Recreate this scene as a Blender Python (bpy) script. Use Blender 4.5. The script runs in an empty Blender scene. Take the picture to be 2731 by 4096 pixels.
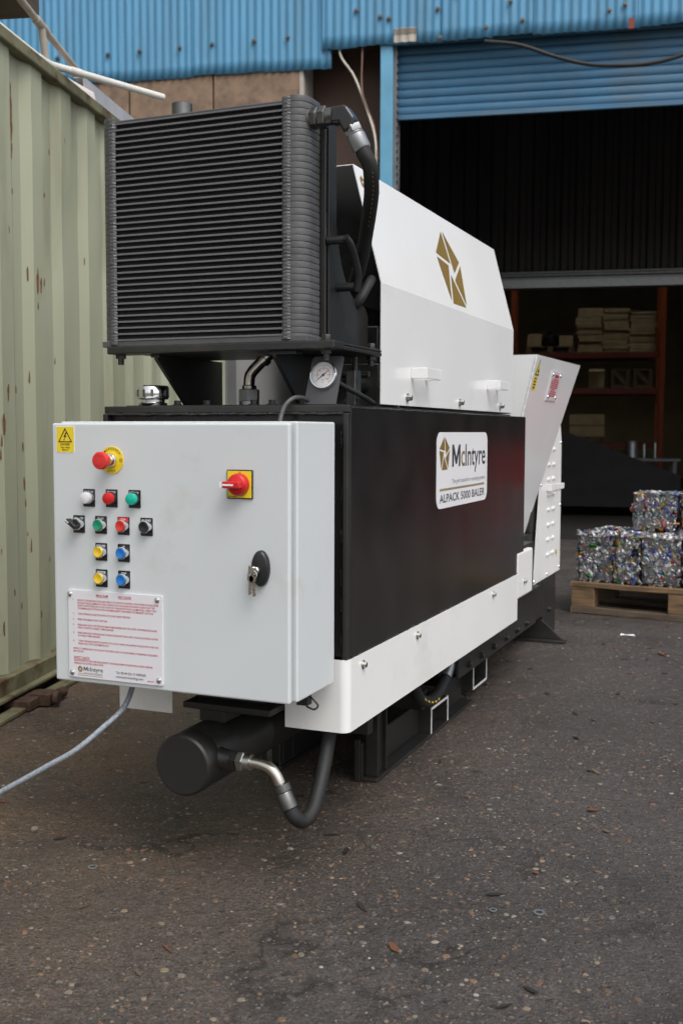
import bpy, bmesh, math, random
from mathutils import Vector, Matrix, noise
R_ = math.radians
random.seed(7)
scene = bpy.context.scene
col = scene.collection

# ---------------------------------------------------------------- camera, sky, sun, exposure
cam_d = bpy.data.cameras.new('camera'); cam = bpy.data.objects.new('camera', cam_d); col.objects.link(cam)
cam_d.sensor_fit = 'VERTICAL'; cam_d.sensor_height = 24.0; cam_d.lens = 24.0 * 4325.2 / 4096.0
cam_d.clip_start = 0.05; cam_d.clip_end = 600
r_ = Vector((0.922969, 0.384861, 0.003276)); u_ = Vector((-0.03174, 0.06763, 0.997205)); f_ = Vector((-0.383564, 0.920493, -0.074636))
cam.matrix_world = Matrix(((r_.x, u_.x, -f_.x, 0.9668), (r_.y, u_.y, -f_.y, -2.0370), (r_.z, u_.z, -f_.z, 1.020), (0, 0, 0, 1)))
cam_d.dof.use_dof = True; cam_d.dof.focus_distance = 2.75; cam_d.dof.aperture_fstop = 3.8
scene.camera = cam

world = bpy.data.worlds.new('World'); scene.world = world; world.use_nodes = True
wn = world.node_tree; wn.nodes.clear()
SUN_EL, SUN_AZ = R_(56), R_(127)          # azimuth measured clockwise from +Y
sky = wn.nodes.new('ShaderNodeTexSky'); sky.sky_type = 'NISHITA'; sky.sun_disc = False
sky.sun_elevation = SUN_EL; sky.sun_rotation = SUN_AZ; sky.air_density = 1.0; sky.dust_density = 4.0; sky.ozone_density = 1.0
hs = wn.nodes.new('ShaderNodeHueSaturation'); hs.inputs['Saturation'].default_value = 0.22
bg = wn.nodes.new('ShaderNodeBackground'); bg.inputs['Strength'].default_value = 0.14
wo = wn.nodes.new('ShaderNodeOutputWorld')
wn.links.new(sky.outputs[0], hs.inputs['Color']); wn.links.new(hs.outputs[0], bg.inputs[0]); wn.links.new(bg.outputs[0], wo.inputs[0])
sun_d = bpy.data.lights.new('sun', 'SUN'); sun_d.energy = 0.75; sun_d.angle = R_(35); sun_d.color = (1.0, 0.965, 0.92)
sun = bpy.data.objects.new('sun', sun_d); col.objects.link(sun)
sd = Vector((math.sin(SUN_AZ) * math.cos(SUN_EL), math.cos(SUN_AZ) * math.cos(SUN_EL), math.sin(SUN_EL)))
sun.rotation_euler = sd.to_track_quat('Z', 'Y').to_euler(); sun.location = (6, -6, 12)
vs = scene.view_settings
vs.view_transform = 'Standard'; vs.look = 'None'; vs.exposure = 0.56; vs.gamma = 1.0; vs.use_curve_mapping = False

# ---------------------------------------------------------------- materials
MATS = {}
def mat(name, c, rough=.5, metal=0., var=.08, scale=5., bump=0., bscale=60., c2=None, stretch=(1, 1, 1), coat=0., spec=.5,
        dirt=None, dscale=3., dlo=.55, dhi=.75, rvar=.08, emit=None):
    m = bpy.data.materials.new(name); m.use_nodes = True; nt = m.node_tree; N = nt.nodes; L = nt.links
    b = N['Principled BSDF']
    tc = N.new('ShaderNodeTexCoord'); mp = N.new('ShaderNodeMapping'); mp.inputs['Scale'].default_value = stretch
    L.new(tc.outputs['Object'], mp.inputs[0])
    n1 = N.new('ShaderNodeTexNoise'); n1.inputs['Scale'].default_value = scale; n1.inputs['Detail'].default_value = 5; L.new(mp.outputs[0], n1.inputs[0])
    rp = N.new('ShaderNodeValToRGB'); rp.color_ramp.elements[0].position = .3; rp.color_ramp.elements[1].position = .7
    a = [max(0, x * (1 - var)) for x in c]; bb = [x * (1 + var) for x in c] if c2 is None else c2
    rp.color_ramp.elements[0].color = (*a, 1); rp.color_ramp.elements[1].color = (*bb, 1)
    L.new(n1.outputs[0], rp.inputs[0]); out = rp.outputs[0]
    if dirt is not None:
        n2 = N.new('ShaderNodeTexNoise'); n2.inputs['Scale'].default_value = dscale; n2.inputs['Detail'].default_value = 8; n2.inputs['Roughness'].default_value = .65
        L.new(mp.outputs[0], n2.inputs[0])
        mr = N.new('ShaderNodeMapRange'); mr.inputs[1].default_value = dlo; mr.inputs[2].default_value = dhi; L.new(n2.outputs[0], mr.inputs[0])
        mx = N.new('ShaderNodeMix'); mx.data_type = 'RGBA'; L.new(mr.outputs[0], mx.inputs[0]); L.new(out, mx.inputs[6]); mx.inputs[7].default_value = (*dirt, 1)
        out = mx.outputs[2]
    L.new(out, b.inputs['Base Color'])
    mr2 = N.new('ShaderNodeMapRange'); mr2.inputs[3].default_value = max(.02, rough - rvar); mr2.inputs[4].default_value = min(1, rough + rvar)
    L.new(n1.outputs[0], mr2.inputs[0]); L.new(mr2.outputs[0], b.inputs['Roughness'])
    b.inputs['Metallic'].default_value = metal; b.inputs['Coat Weight'].default_value = coat; b.inputs['Coat Roughness'].default_value = .08
    b.inputs['Specular IOR Level'].default_value = spec
    if bump:
        n3 = N.new('ShaderNodeTexNoise'); n3.inputs['Scale'].default_value = bscale; n3.inputs['Detail'].default_value = 4; L.new(mp.outputs[0], n3.inputs[0])
        bp = N.new('ShaderNodeBump'); bp.inputs['Strength'].default_value = bump; bp.inputs['Distance'].default_value = .004
        L.new(n3.outputs[0], bp.inputs['Height']); L.new(bp.outputs[0], b.inputs['Normal'])
    MATS[name] = m
    return m

mat('white_paint', (.80, .80, .785), .32, var=.015, scale=3, bump=.04, bscale=9, dirt=(.60, .57, .51), dscale=4, dlo=.56, dhi=.95)
mat('hood_paint', (.80, .80, .80), .2, var=.012, scale=3, bump=.05, bscale=5, dirt=(.66, .64, .60), dscale=6, dlo=.6, dhi=1.0)
mat('grey_enclosure', (.60, .63, .64), .42, var=.02, scale=4, bump=.06, bscale=260, dirt=(.46, .43, .37), dscale=5, dlo=.56, dhi=.95)
mat('black_paint', (.018, .017, .016), .42, var=.2, scale=6, bump=.12, bscale=45, dirt=(.035, .033, .03), dscale=5, dlo=.5, dhi=.8)
mat('black_gloss', (.016, .0148, .014), .23, var=.2, scale=6, bump=.05, bscale=30, spec=.5, dirt=(.022, .021, .02), dscale=4, dlo=.5, dhi=.8)
mat('radiator_black', (.08, .079, .082), .45, var=.2, scale=20, bump=.15, bscale=120)
mat('cooler_bar_grey', (.125, .125, .128), .42, var=.1, scale=20)
mat('plate_grey', (.075, .072, .078), .45, var=.1)
mat('fin_black', (.026, .025, .026), .6, var=.2)
mat('rubber', (.012, .012, .012), .62, var=.2, scale=30, bump=.15, bscale=300)
mat('zinc', (.42, .43, .40), .32, 1., var=.12, scale=30)
mat('steel', (.55, .52, .46), .26, 1., var=.15, scale=14)
mat('dark_steel', (.16, .16, .155), .4, 1., var=.2, scale=30)
mat('chrome', (.78, .78, .78), .09, 1., var=.03)
mat('galvanised', (.36, .37, .38), .42, .85, var=.12, scale=14)
mat('purlin_grey', (.40, .41, .44), .5, var=.12, scale=10)
mat('plastic_black', (.014, .014, .015), .34, var=.1)
mat('plastic_white', (.72, .72, .74), .35, var=.03)
mat('plastic_red', (.55, .012, .014), .32, var=.05)
mat('stop_red', (.62, .03, .025), .5, var=.05)
mat('plastic_green', (.008, .25, .13), .35, var=.05)
mat('lamp_green', (.006, .42, .30), .25, var=.05)
mat('plastic_yellow', (.78, .52, .03), .38, var=.04)
mat('plastic_blue', (.015, .17, .52), .35, var=.05)
mat('sticker_yellow', (.80, .60, .02), .4, var=.02)
mat('sticker_white', (.78, .78, .80), .35, var=.01)
mat('plate_white', (.72, .71, .74), .18, var=.01)
mat('ink_black', (.012, .012, .012), .5)
mat('ink_dark', (.03, .034, .045), .5, var=.03)
mat('ink_grey', (.22, .22, .24), .5, var=.03)
mat('ink_red', (.50, .02, .04), .5, var=.03)
mat('gold', (.27, .17, .035), .42, .25, var=.05)
mat('gauge_face', (.72, .72, .72), .25, var=.01)
mat('cable_grey', (.36, .40, .45), .40, .3, var=.25, scale=160, bump=.5, bscale=500)
mat('lead_grey', (.07, .07, .072), .45, var=.2, scale=60)
mat('container_green', (.36, .372, .265), .55, var=.10, scale=2.6, stretch=(1, 1, .16), bump=.25, bscale=9, dirt=(.19, .18, .115), dscale=3.2, dlo=.5, dhi=.78)
mat('container_rail', (.16, .15, .085), .7, var=.35, scale=7, bump=.4, bscale=40, dirt=(.07, .035, .015), dscale=6, dlo=.5, dhi=.62)
mat('rust', (.055, .030, .018), .85, var=.5, scale=25, bump=.6, bscale=90)
mat('rust_stain', (.16, .068, .026), .85, var=.45, scale=60)
mat('cladding_blue', (.085, .275, .455), .5, var=.14, scale=5, stretch=(1, 1, .12), bump=.10, bscale=9, dirt=(.075, .19, .29), dscale=4.5, dlo=.5, dhi=.75)
mat('shutter_blue', (.045, .165, .30), .5, var=.28, scale=3.2, stretch=(.35, 1, 1.6), dirt=(.13, .15, .15), dscale=2.2, dlo=.45, dhi=.75)
mat('post_blue', (.12, .34, .50), .5, var=.12, scale=4)
mat('concrete_brown', (.245, .165, .112), .85, var=.2, scale=5, bump=.5, bscale=60, dirt=(.12, .088, .065), dscale=7, dlo=.45, dhi=.7)
mat('concrete_light', (.42, .38, .33), .8, var=.15, scale=8, bump=.3)
mat('brown_sheet', (.085, .048, .035), .7, var=.25, scale=3, stretch=(1, 1, .3))
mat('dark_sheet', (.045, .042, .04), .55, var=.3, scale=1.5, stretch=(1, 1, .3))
mat('dark_steelwork', (.16, .16, .165), .55, .3, var=.25, scale=3)
mat('tan_sheet', (.26, .20, .10), .7, var=.2, scale=2)
mat('rack_orange', (.36, .07, .018), .5, var=.15)
mat('rack_red', (.20, .03, .014), .5, var=.15)
mat('cardboard', (.44, .34, .19), .85, var=.15, scale=6, bump=.15)
mat('timber', (.22, .135, .07), .82, var=.3, scale=5, stretch=(1, 9, 9), bump=.35, bscale=30, dirt=(.06, .042, .028), dscale=7, dlo=.42, dhi=.72)
mat('timber_old', (.13, .095, .065), .85, var=.3, scale=5, stretch=(1, 9, 9), bump=.4, bscale=30, dirt=(.05, .035, .025), dscale=4, dlo=.45, dhi=.7)
mat('wood_dark', (.075, .058, .045), .85, var=.3, scale=8, bump=.4)
mat('pvc_white', (.66, .65, .60), .38, var=.06, scale=3, dirt=(.40, .36, .28), dscale=6, dlo=.55, dhi=.85)
mat('pvc_brown', (.38, .34, .29), .55, var=.2, scale=8)
mat('foam_pink', (.66, .58, .54), .6, var=.06, bump=.5, bscale=40)
mat('wire_white', (.60, .57, .48), .5, var=.1)
mat('wire_brown', (.20, .11, .08), .6, var=.1)
mat('skip_red', (.52, .012, .012), .4, var=.15, scale=2)
mat('dark_bin', (.016, .016, .017), .85, var=.2, spec=.2)
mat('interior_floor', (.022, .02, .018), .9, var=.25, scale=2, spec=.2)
mat('leaf_brown', (.12, .055, .025), .8, var=.4, scale=60)
mat('white_edge', (.72, .72, .72), .5, var=.1, scale=40)
mat('weld', (.02, .02, .02), .25, var=.3, scale=80, bump=.6, bscale=200)

def attr_mat(name, rough=.5, metal=0., bump=0., bscale=80., rlo=None):
    m = bpy.data.materials.new(name); m.use_nodes = True; N = m.node_tree.nodes; L = m.node_tree.links; b = N['Principled BSDF']
    a = N.new('ShaderNodeAttribute'); a.attribute_name = 'Col'; L.new(a.outputs['Color'], b.inputs['Base Color'])
    b.inputs['Roughness'].default_value = rough
    if metal: L.new(a.outputs['Alpha'], b.inputs['Metallic'])
    if bump:
        tc = N.new('ShaderNodeTexCoord'); n3 = N.new('ShaderNodeTexNoise'); n3.inputs['Scale'].default_value = bscale; n3.inputs['Detail'].default_value = 3
        L.new(tc.outputs['Object'], n3.inputs[0]); bp = N.new('ShaderNodeBump'); bp.inputs['Strength'].default_value = bump; bp.inputs['Distance'].default_value = .01
        L.new(n3.outputs[0], bp.inputs['Height']); L.new(bp.outputs[0], b.inputs['Normal'])
    MATS[name] = m
attr_mat('crushed_cans', .50, 1., .5, 60)
attr_mat('pebbles_mat', .55)

def ground_mat():
    m = bpy.data.materials.new('asphalt'); m.use_nodes = True; nt = m.node_tree; N = nt.nodes; L = nt.links; b = N['Principled BSDF']
    tc = N.new('ShaderNodeTexCoord'); P = tc.outputs['Object']
    def noise_(s, d=6, r=.6):
        n = N.new('ShaderNodeTexNoise'); n.inputs['Scale'].default_value = s; n.inputs['Detail'].default_value = d; n.inputs['Roughness'].default_value = r; L.new(P, n.inputs[0]); return n.outputs[0]
    def ramp(src, *st):
        rp = N.new('ShaderNodeValToRGB'); e = rp.color_ramp.elements
        while len(e) < len(st): e.new(.5)
        for el, (p, c) in zip(e, st): el.position = p; el.color = (*c, 1) if isinstance(c, tuple) else (c, c, c, 1)
        L.new(src, rp.inputs[0]); return rp.outputs[0]
    def mix(f, a, bb, mode='MIX'):
        mx = N.new('ShaderNodeMix'); mx.data_type = 'RGBA'; mx.blend_type = mode
        for i, s in ((0, f), (6, a), (7, bb)):
            if hasattr(s, 'links'): L.new(s, mx.inputs[i])
            else: mx.inputs[i].default_value = s if i == 0 else (*s, 1)
        return mx.outputs[2]
    base = ramp(noise_(1.1, 8), (.3, (.045, .039, .036)), (.7, (.080, .069, .064)))
    fine = mix(1.0, ramp(noise_(140, 4, .75), (.28, .34), (.5, .92), (.75, 2.1)), ramp(noise_(38, 6, .75), (.3, .62), (.7, 1.4)), 'MULTIPLY')
    c = mix(1.0, base, fine, 'MULTIPLY')
    # soil carried in along the container side
    sep = N.new('ShaderNodeSeparateXYZ'); L.new(P, sep.inputs[0])
    mr = N.new('ShaderNodeMapRange'); mr.inputs[1].default_value = .25; mr.inputs[2].default_value = -.95; L.new(sep.outputs[0], mr.inputs[0])
    ad = N.new('ShaderNodeMath'); ad.operation = 'MULTIPLY'; L.new(mr.outputs[0], ad.inputs[0]); L.new(ramp(noise_(2.3, 8, .65), (.32, .15), (.62, 1.0)), ad.inputs[1])
    my = N.new('ShaderNodeMapRange'); my.inputs[1].default_value = 3.4; my.inputs[2].default_value = 1.6; L.new(sep.outputs[1], my.inputs[0])
    ad2 = N.new('ShaderNodeMath'); ad2.operation = 'MULTIPLY'; L.new(ad.outputs[0], ad2.inputs[0]); L.new(my.outputs[0], ad2.inputs[1])
    c = mix(ad2.outputs[0], c, mix(1.0, (.125, .080, .047), fine, 'MULTIPLY'))
    # oil and dark wet stains, tyre-polished patches
    c = mix(ramp(noise_(1.7, 7, .65), (.53, 0.), (.70, .65)), c, (.018, .016, .015))
    c = mix(ramp(noise_(4.3, 8, .7), (.56, 0.), (.68, .45)), c, (.026, .021, .018))
    c = mix(ramp(noise_(7.5, 7, .7), (.60, 0.), (.72, .35)), c, (.115, .10, .088))
    # fine wandering cracks
    wv = N.new('ShaderNodeTexNoise'); wv.inputs['Scale'].default_value = 3.2; wv.inputs['Detail'].default_value = 6; L.new(P, wv.inputs[0])
    vm = N.new('ShaderNodeVectorMath'); vm.operation = 'MULTIPLY_ADD'; L.new(wv.outputs['Color'], vm.inputs[0]); vm.inputs[1].default_value = (.5, .5, .5); L.new(P, vm.inputs[2])
    vc_ = N.new('ShaderNodeTexVoronoi'); vc_.feature = 'DISTANCE_TO_EDGE'; vc_.inputs['Scale'].default_value = .75; L.new(vm.outputs[0], vc_.inputs['Vector'])
    ck = N.new('ShaderNodeMath'); ck.operation = 'MULTIPLY'; L.new(ramp(vc_.outputs['Distance'], (.002, 1.), (.009, 0.)), ck.inputs[0]); L.new(ramp(noise_(2.0, 4), (.45, 0.), (.6, .8)), ck.inputs[1])
    c = mix(ck.outputs[0], c, (.012, .010, .009))
    # aggregate chips, two sizes
    def chips(scale, lo, amt):
        vo = N.new('ShaderNodeTexVoronoi'); vo.inputs['Scale'].default_value = scale; L.new(P, vo.inputs['Vector'])
        sepc = N.new('ShaderNodeSeparateColor'); L.new(vo.outputs['Color'], sepc.inputs[0])
        sel = ramp(sepc.outputs[0], (lo, 0.), (lo + .03, 1.)); dot = ramp(vo.outputs['Distance'], (.28, 1.), (.45, 0.))
        mm = N.new('ShaderNodeMath'); mm.operation = 'MULTIPLY'; L.new(sel, mm.inputs[0]); L.new(dot, mm.inputs[1])
        chip = ramp(sepc.outputs[1], (0., (.03, .026, .024)), (.35, (.10, .062, .042)), (.65, (.13, .10, .078)), (.9, (.20, .175, .15)), (1., (.07, .068, .066)))
        m2 = N.new('ShaderNodeMath'); m2.operation = 'MULTIPLY'; m2.inputs[1].default_value = amt; L.new(mm.outputs[0], m2.inputs[0]); return m2.outputs[0], chip
    f1, c1 = chips(150, .66, .75); c = mix(f1, c, c1)
    f2, c2 = chips(80, .80, .8); c = mix(f2, c, c2)
    mm = N.new('ShaderNodeMath'); mm.operation = 'ADD'; L.new(f1, mm.inputs[0]); L.new(f2, mm.inputs[1])
    L.new(c, b.inputs['Base Color'])
    L.new(ramp(noise_(1.3, 6), (.35, .42), (.65, .75)), b.inputs['Roughness']); b.inputs['Specular IOR Level'].default_value = .45
    h1 = N.new('ShaderNodeMath'); h1.operation = 'ADD'; L.new(noise_(55, 6, .7), h1.inputs[0])
    h2 = N.new('ShaderNodeMath'); h2.operation = 'MULTIPLY'; h2.inputs[1].default_value = 3.; L.new(noise_(6, 4), h2.inputs[0]); L.new(h2.outputs[0], h1.inputs[1])
    h3 = N.new('ShaderNodeMath'); h3.operation = 'ADD'; L.new(h1.outputs[0], h3.inputs[0]); L.new(mm.outputs[0], h3.inputs[1])
    bp = N.new('ShaderNodeBump'); bp.inputs['Strength'].default_value = .75; bp.inputs['Distance'].default_value = .012
    L.new(h3.outputs[0], bp.inputs['Height']); L.new(bp.outputs[0], b.inputs['Normal'])
    MATS['asphalt'] = m
ground_mat()

# ---------------------------------------------------------------- mesh helpers
class MB:
    def __init__(s): s.V = []; s.F = []; s.M = []; s.S = []; s.C = None
    def add(s, V, F, m=0, smooth=False):
        o = len(s.V); s.V += [tuple(v) for v in V]; s.F += [tuple(o + i for i in f) for f in F]; s.M += [m] * len(F); s.S += [smooth] * len(F); return s
    def box(s, x0, x1, y0, y1, z0, z1, m=0):
        V = [(x, y, z) for z in (z0, z1) for y in (y0, y1) for x in (x0, x1)]
        return s.add(V, [(0, 2, 3, 1), (4, 5, 7, 6), (0, 1, 5, 4), (2, 6, 7, 3), (0, 4, 6, 2), (1, 3, 7, 5)], m)
    def obox(s, c, ax, ay, az, m=0):
        c, ax, ay, az = map(Vector, (c, ax, ay, az))
        V = [c + i * ax + j * ay + k * az for k in (-1, 1) for j in (-1, 1) for i in (-1, 1)]
        return s.add(V, [(0, 2, 3, 1), (4, 5, 7, 6), (0, 1, 5, 4), (2, 6, 7, 3), (0, 4, 6, 2), (1, 3, 7, 5)], m)
    def prism(s, poly, fn, d0, d1, m=0):      # fn(a, b, d) -> point ; polygon in (a, b), extruded from d0 to d1
        n = len(poly); V = [fn(a, b, d0) for a, b in poly] + [fn(a, b, d1) for a, b in poly]
        F = [tuple(range(n - 1, -1, -1)), tuple(range(n, 2 * n))] + [(i, (i + 1) % n, n + (i + 1) % n, n + i) for i in range(n)]
        return s.add(V, F, m)
    def lathe(s, o, d, prof, n=24, m=0, smooth=True, cap=True, ph=0.):
        o = Vector(o); d = Vector(d).normalized(); a = d.orthogonal().normalized(); b = d.cross(a); V = []; F = []
        for r, h in prof:
            for i in range(n):
                t = 2 * math.pi * i / n + ph; V.append(o + d * h + (a * math.cos(t) + b * math.sin(t)) * r)
        for j in range(len(prof) - 1):
            for i in range(n): F.append((j * n + i, j * n + (i + 1) % n, (j + 1) * n + (i + 1) % n, (j + 1) * n + i))
        s.add(V, F, m, smooth)
        if cap:
            s.add(V[:n], [tuple(range(n - 1, -1, -1))], m); s.add(V[-n:], [tuple(range(n))], m)
        return s
    def cyl(s, p0, p1, r, n=20, m=0, r1=None, smooth=True, ph=0.):
        d = Vector(p1) - Vector(p0); return s.lathe(p0, d, [(r, 0), (r if r1 is None else r1, d.length)], n, m, smooth, ph=ph)
    def hexbolt(s, p, d, r, h, m=0, wr=0, m2=None):
        d = Vector(d).normalized(); p = Vector(p)
        if wr: s.lathe(p, d, [(wr, 0), (wr, h * .25), (wr * .7, h * .28)], 16, m if m2 is None else m2); p = p + d * h * .25
        return s.lathe(p, d, [(r, 0), (r, h * .85), (r * .86, h)], 6, m, False)
    def tube(s, path, r, n=14, m=0, cap=True):
        P = [Vector(q) for q in path]; V = []; F = []; k = len(P); rr = r if isinstance(r, (list, tuple)) else [r] * k
        t = (P[1] - P[0]).normalized(); a = t.orthogonal().normalized()
        for i in range(k):
            t2 = (P[min(i + 1, k - 1)] - P[max(i - 1, 0)]).normalized(); a = (a - t2 * a.dot(t2)).normalized(); b = t2.cross(a)
            for j in range(n):
                th = 2 * math.pi * j / n; V.append(P[i] + (a * math.cos(th) + b * math.sin(th)) * rr[i])
        for i in range(k - 1):
            for j in range(n): F.append((i * n + j, i * n + (j + 1) % n, (i + 1) * n + (j + 1) % n, (i + 1) * n + j))
        s.add(V, F, m, True)
        if cap: s.add(V[:n], [tuple(range(n - 1, -1, -1))], m); s.add(V[-n:], [tuple(range(n))], m)
        return s
    def mesh(s, name, mats):
        me = bpy.data.meshes.new(name); me.from_pydata(s.V, [], s.F)
        for m in mats: me.materials.append(MATS[m])
        me.polygons.foreach_set('material_index', s.M); me.polygons.foreach_set('use_smooth', s.S)
        if any(s.S):
            try: me.set_sharp_from_angle(angle=R_(38))
            except Exception: pass
        me.update()
        return me

def cr(pts, k=8):       # Catmull-Rom curve through points
    P = [Vector(p) for p in pts]; P = [P[0] * 2 - P[1]] + P + [P[-1] * 2 - P[-2]]; out = []
    for i in range(1, len(P) - 2):
        for j in range(k):
            t = j / k; a, b, c, d = P[i - 1:i + 3]
            out.append(.5 * ((2 * b) + (c - a) * t + (2 * a - 5 * b + 4 * c - d) * t * t + (3 * b - a - 3 * c + d) * t ** 3))
    out.append(P[-2]); return out

def link(name, data, parent=None, loc=None):
    o = bpy.data.objects.new(name, data); col.objects.link(o)
    if parent is not None:
        o.parent = parent
        if loc is None and parent.parent is None and parent.type == 'EMPTY' and parent.get('_w'):
            loc = -Vector(parent['_w'])
    if loc is not None: o.location = loc
    return o
def obj(name, mb, mats, parent=None, loc=None, bevel=0., seg=2, kind=None, label=None):
    if isinstance(mats, str): mats = [mats]
    me = mb.mesh(name, mats) if isinstance(mb, MB) else mb
    o = link(name, me, parent, loc)
    if bevel:
        b = o.modifiers.new('bevel', 'BEVEL'); b.width = bevel; b.segments = seg; b.limit_method = 'ANGLE'; b.angle_limit = R_(40)
    if kind: o['kind'] = kind
    if label: o['label'] = label
    return o
def tag(o, label, cat, group=None):
    o['label'] = label; o['category'] = cat
    if group: o['group'] = group
    return o
def empty(name, loc, rz=0., worldverts=False):
    o = bpy.data.objects.new(name, None); col.objects.link(o); o.location = loc; o.rotation_euler = (0, 0, rz); o.empty_display_size = .1
    if worldverts: o['_w'] = [float(x) for x in loc]
    return o

# text as mesh outlines
_tc = {}
def glyphs(body, bold=0.):
    key = (body, bold)
    if key not in _tc:
        cu = bpy.data.curves.new('t', 'FONT'); cu.body = body; cu.size = 1; cu.offset = bold; cu.resolution_u = 3
        o = bpy.data.objects.new('t', cu); col.objects.link(o)
        dg = bpy.context.evaluated_depsgraph_get(); me = bpy.data.meshes.new_from_object(o.evaluated_get(dg))
        V = [tuple(v.co) for v in me.vertices]; F = [tuple(p.vertices) for p in me.polygons]
        col.objects.unlink(o); bpy.data.objects.remove(o); bpy.data.meshes.remove(me)
        _tc[key] = (V, F)
    return _tc[key]
_CAP = None
def text(mb, body, org, right, up, cap, width=None, bold=.012, m=0, center=False, stretch=1.0):
    """flat lettering: org = left end of the baseline, cap = capital height, width = fitted total width"""
    global _CAP
    if _CAP is None: _CAP = max(v[1] for v in glyphs('H')[0])
    V, F = glyphs(body, bold)
    if not V: return 0
    x0 = min(v[0] for v in V); x1 = max(v[0] for v in V); sy = cap / _CAP; sx = sy * stretch if width is None else width / (x1 - x0)
    org, right, up = Vector(org), Vector(right), Vector(up); w = (x1 - x0) * sx
    if center: org = org - right * (w / 2)
    mb.add([org + right * ((v[0] - x0) * sx) + up * (v[1] * sy) for v in V], F, m); return w

LOGO = [[(-.013, .119), (-.125, .034), (.012, .018)], [(.005, .122), (.037, -.010), (.124, .038)], [(-.126, .021), (-.077, -.113), (-.016, .008)],
        [(-.013, -.023), (-.063, -.121), (.079, -.119)], [(.129, .027), (.023, -.035), (.091, -.110)]]
def logo(mb, c, right, up, s, sy=None, m=0):
    c, right, up = Vector(c), Vector(right), Vector(up); sy = sy or s
    for q in LOGO: mb.add([c + right * (a * s) + up * (b * sy) for a, b in q], [(0, 1, 2)], m)
def big_m(mb, org, right, up, w, h, m=0):
    org, right, up = Vector(org), Vector(right), Vector(up); t = .20
    q = [[(0, 0), (t, 0), (t, 1), (0, 1)], [(1 - t, 0), (1, 0), (1, 1), (1 - t, 1)], [(t, 1), (t, .62), (.41, .12), (.5, .12), (.5, .42)], [(1 - t, 1), (.5, .42), (.5, .12), (.59, .12), (1 - t, .62)]]
    for P_ in q: mb.add([org + right * (a * w) + up * (b * h) for a, b in P_], [tuple(range(len(P_)))], m)
def rrect(w, h, r, k=6):
    o = []
    for cx, cy, a0 in ((w / 2 - r, h / 2 - r, 0), (-w / 2 + r, h / 2 - r, 90), (-w / 2 + r, -h / 2 + r, 180), (w / 2 - r, -h / 2 + r, 270)):
        for i in range(k + 1): a = R_(a0 + 90 * i / k); o.append((cx + r * math.cos(a), cy + r * math.sin(a)))
    return o

# ================================================================= SETTING
mb = MB(); n = 1
mb.add([(-150, -150, 0), (150, -150, 0), (150, 150, 0), (-150, 150, 0)], [(0, 1, 2, 3)])
o = obj('ground', mb, 'asphalt'); o['kind'] = 'structure'

AB = R_(11.0); UB = Vector((math.cos(AB), math.sin(AB), 0)); VB = Vector((-math.sin(AB), math.cos(AB), 0))
def atb(u, v, z=0.): return UB * u + VB * v + Vector((0, 0, z))
FV = 7.81

# ---------------------------------------------------------------- warehouse (local x = along the facade, y = into the building)
wh = empty('warehouse', atb(0, FV), AB)
tag(wh, 'warehouse with blue corrugated cladding, brown concrete wall and half-raised blue roller shutter', 'warehouse')
def corr(u0, u1, z0, z1, y, pitch=.0755, amp=.0085, rag=.0, seg=6):
    mb = MB(); nx = max(4, int((u1 - u0) / pitch * seg)); zs = [z0, z0 + .12, (z0 + z1) / 2, z1]; V = []
    for j, z in enumerate(zs):
        for i in range(nx + 1):
            u = u0 + (u1 - u0) * i / nx
            zz = z + (rag * noise.noise(Vector((u * 3, 7, 0))) + rag * .5 * noise.noise(Vector((u * 17, 3, 0))) if j == 0 else 0)
            V.append((u, y + amp * math.cos(2 * math.pi * u / pitch), zz))
    F = [(j * (nx + 1) + i, j * (nx + 1) + i + 1, (j + 1) * (nx + 1) + i + 1, (j + 1) * (nx + 1) + i) for j in range(len(zs) - 1) for i in range(nx)]
    mb.add(V, F, 0, True); return mb
def sheet(u0, u1, z0, z1, y, m, rag=.012, **k):
    o = obj('cladding_sheet', corr(u0, u1, z0, z1, y, rag=rag, **k), m, wh)
    md = o.modifiers.new('thickness', 'SOLIDIFY'); md.thickness = .002; md.offset = 1; return o
us = [-8.05, -7.32, -6.59, -5.87, -5.14, -4.41, -3.651, -2.924, -2.218, -1.60]
for i in range(9): sheet(us[i] - .03, us[i + 1], 4.352 + random.uniform(-.012, .012), 7.6, -.012 - .006 * (i % 2), 'cladding_blue')
us2 = [-1.66, -1.311, -1.012, -.57, -.14, .239, .867, 1.13, 1.86, 2.6, 3.33, 4.06, 4.8, 5.53, 6.26, 7.0, 7.73, 8.46]
for i in range(len(us2) - 1):
    sheet(us2[i] - .02, us2[i + 1], 4.508 + random.uniform(-.01, .012), 7.6, -.05 - .006 * (i % 2), 'cladding_blue', rag=.02)
bl = MB()
bl.hexbolt((0, 0, 0), (0, -1, 0), .014, .02, 0, wr=.022)
bme = bl.mesh('bolt', ['dark_steel'])
for u, z in [(-3.78, 4.60), (-3.46, 4.61), (-3.06, 4.615), (-2.74, 4.625), (-2.33, 4.63), (-2.01, 4.64), (-4.3, 4.6), (-4.75, 4.6)]: obj('bolt', bme, None, wh, (u, -.03, z))
for u, z in [(-1.36, 4.82), (-1.14, 4.75), (-1.06, 4.73), (-.62, 4.78), (-.60, 4.53), (-.19, 4.59), (.02, 4.8), (.13, 4.63), (.87, 4.66), (1.0, 4.7), (-.45, 4.9), (.5, 4.85)]: obj('bolt', bme, None, wh, (u, -.066, z))
obj('white_patch', corr(-1.012, -.808, 4.515, 4.64, -.066), 'concrete_light', wh)
mb = MB(); mb.box(1.02, 1.10, -.055, -.035, 4.50, 4.59); obj('rusty_flap', mb, 'rack_red', wh)
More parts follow.
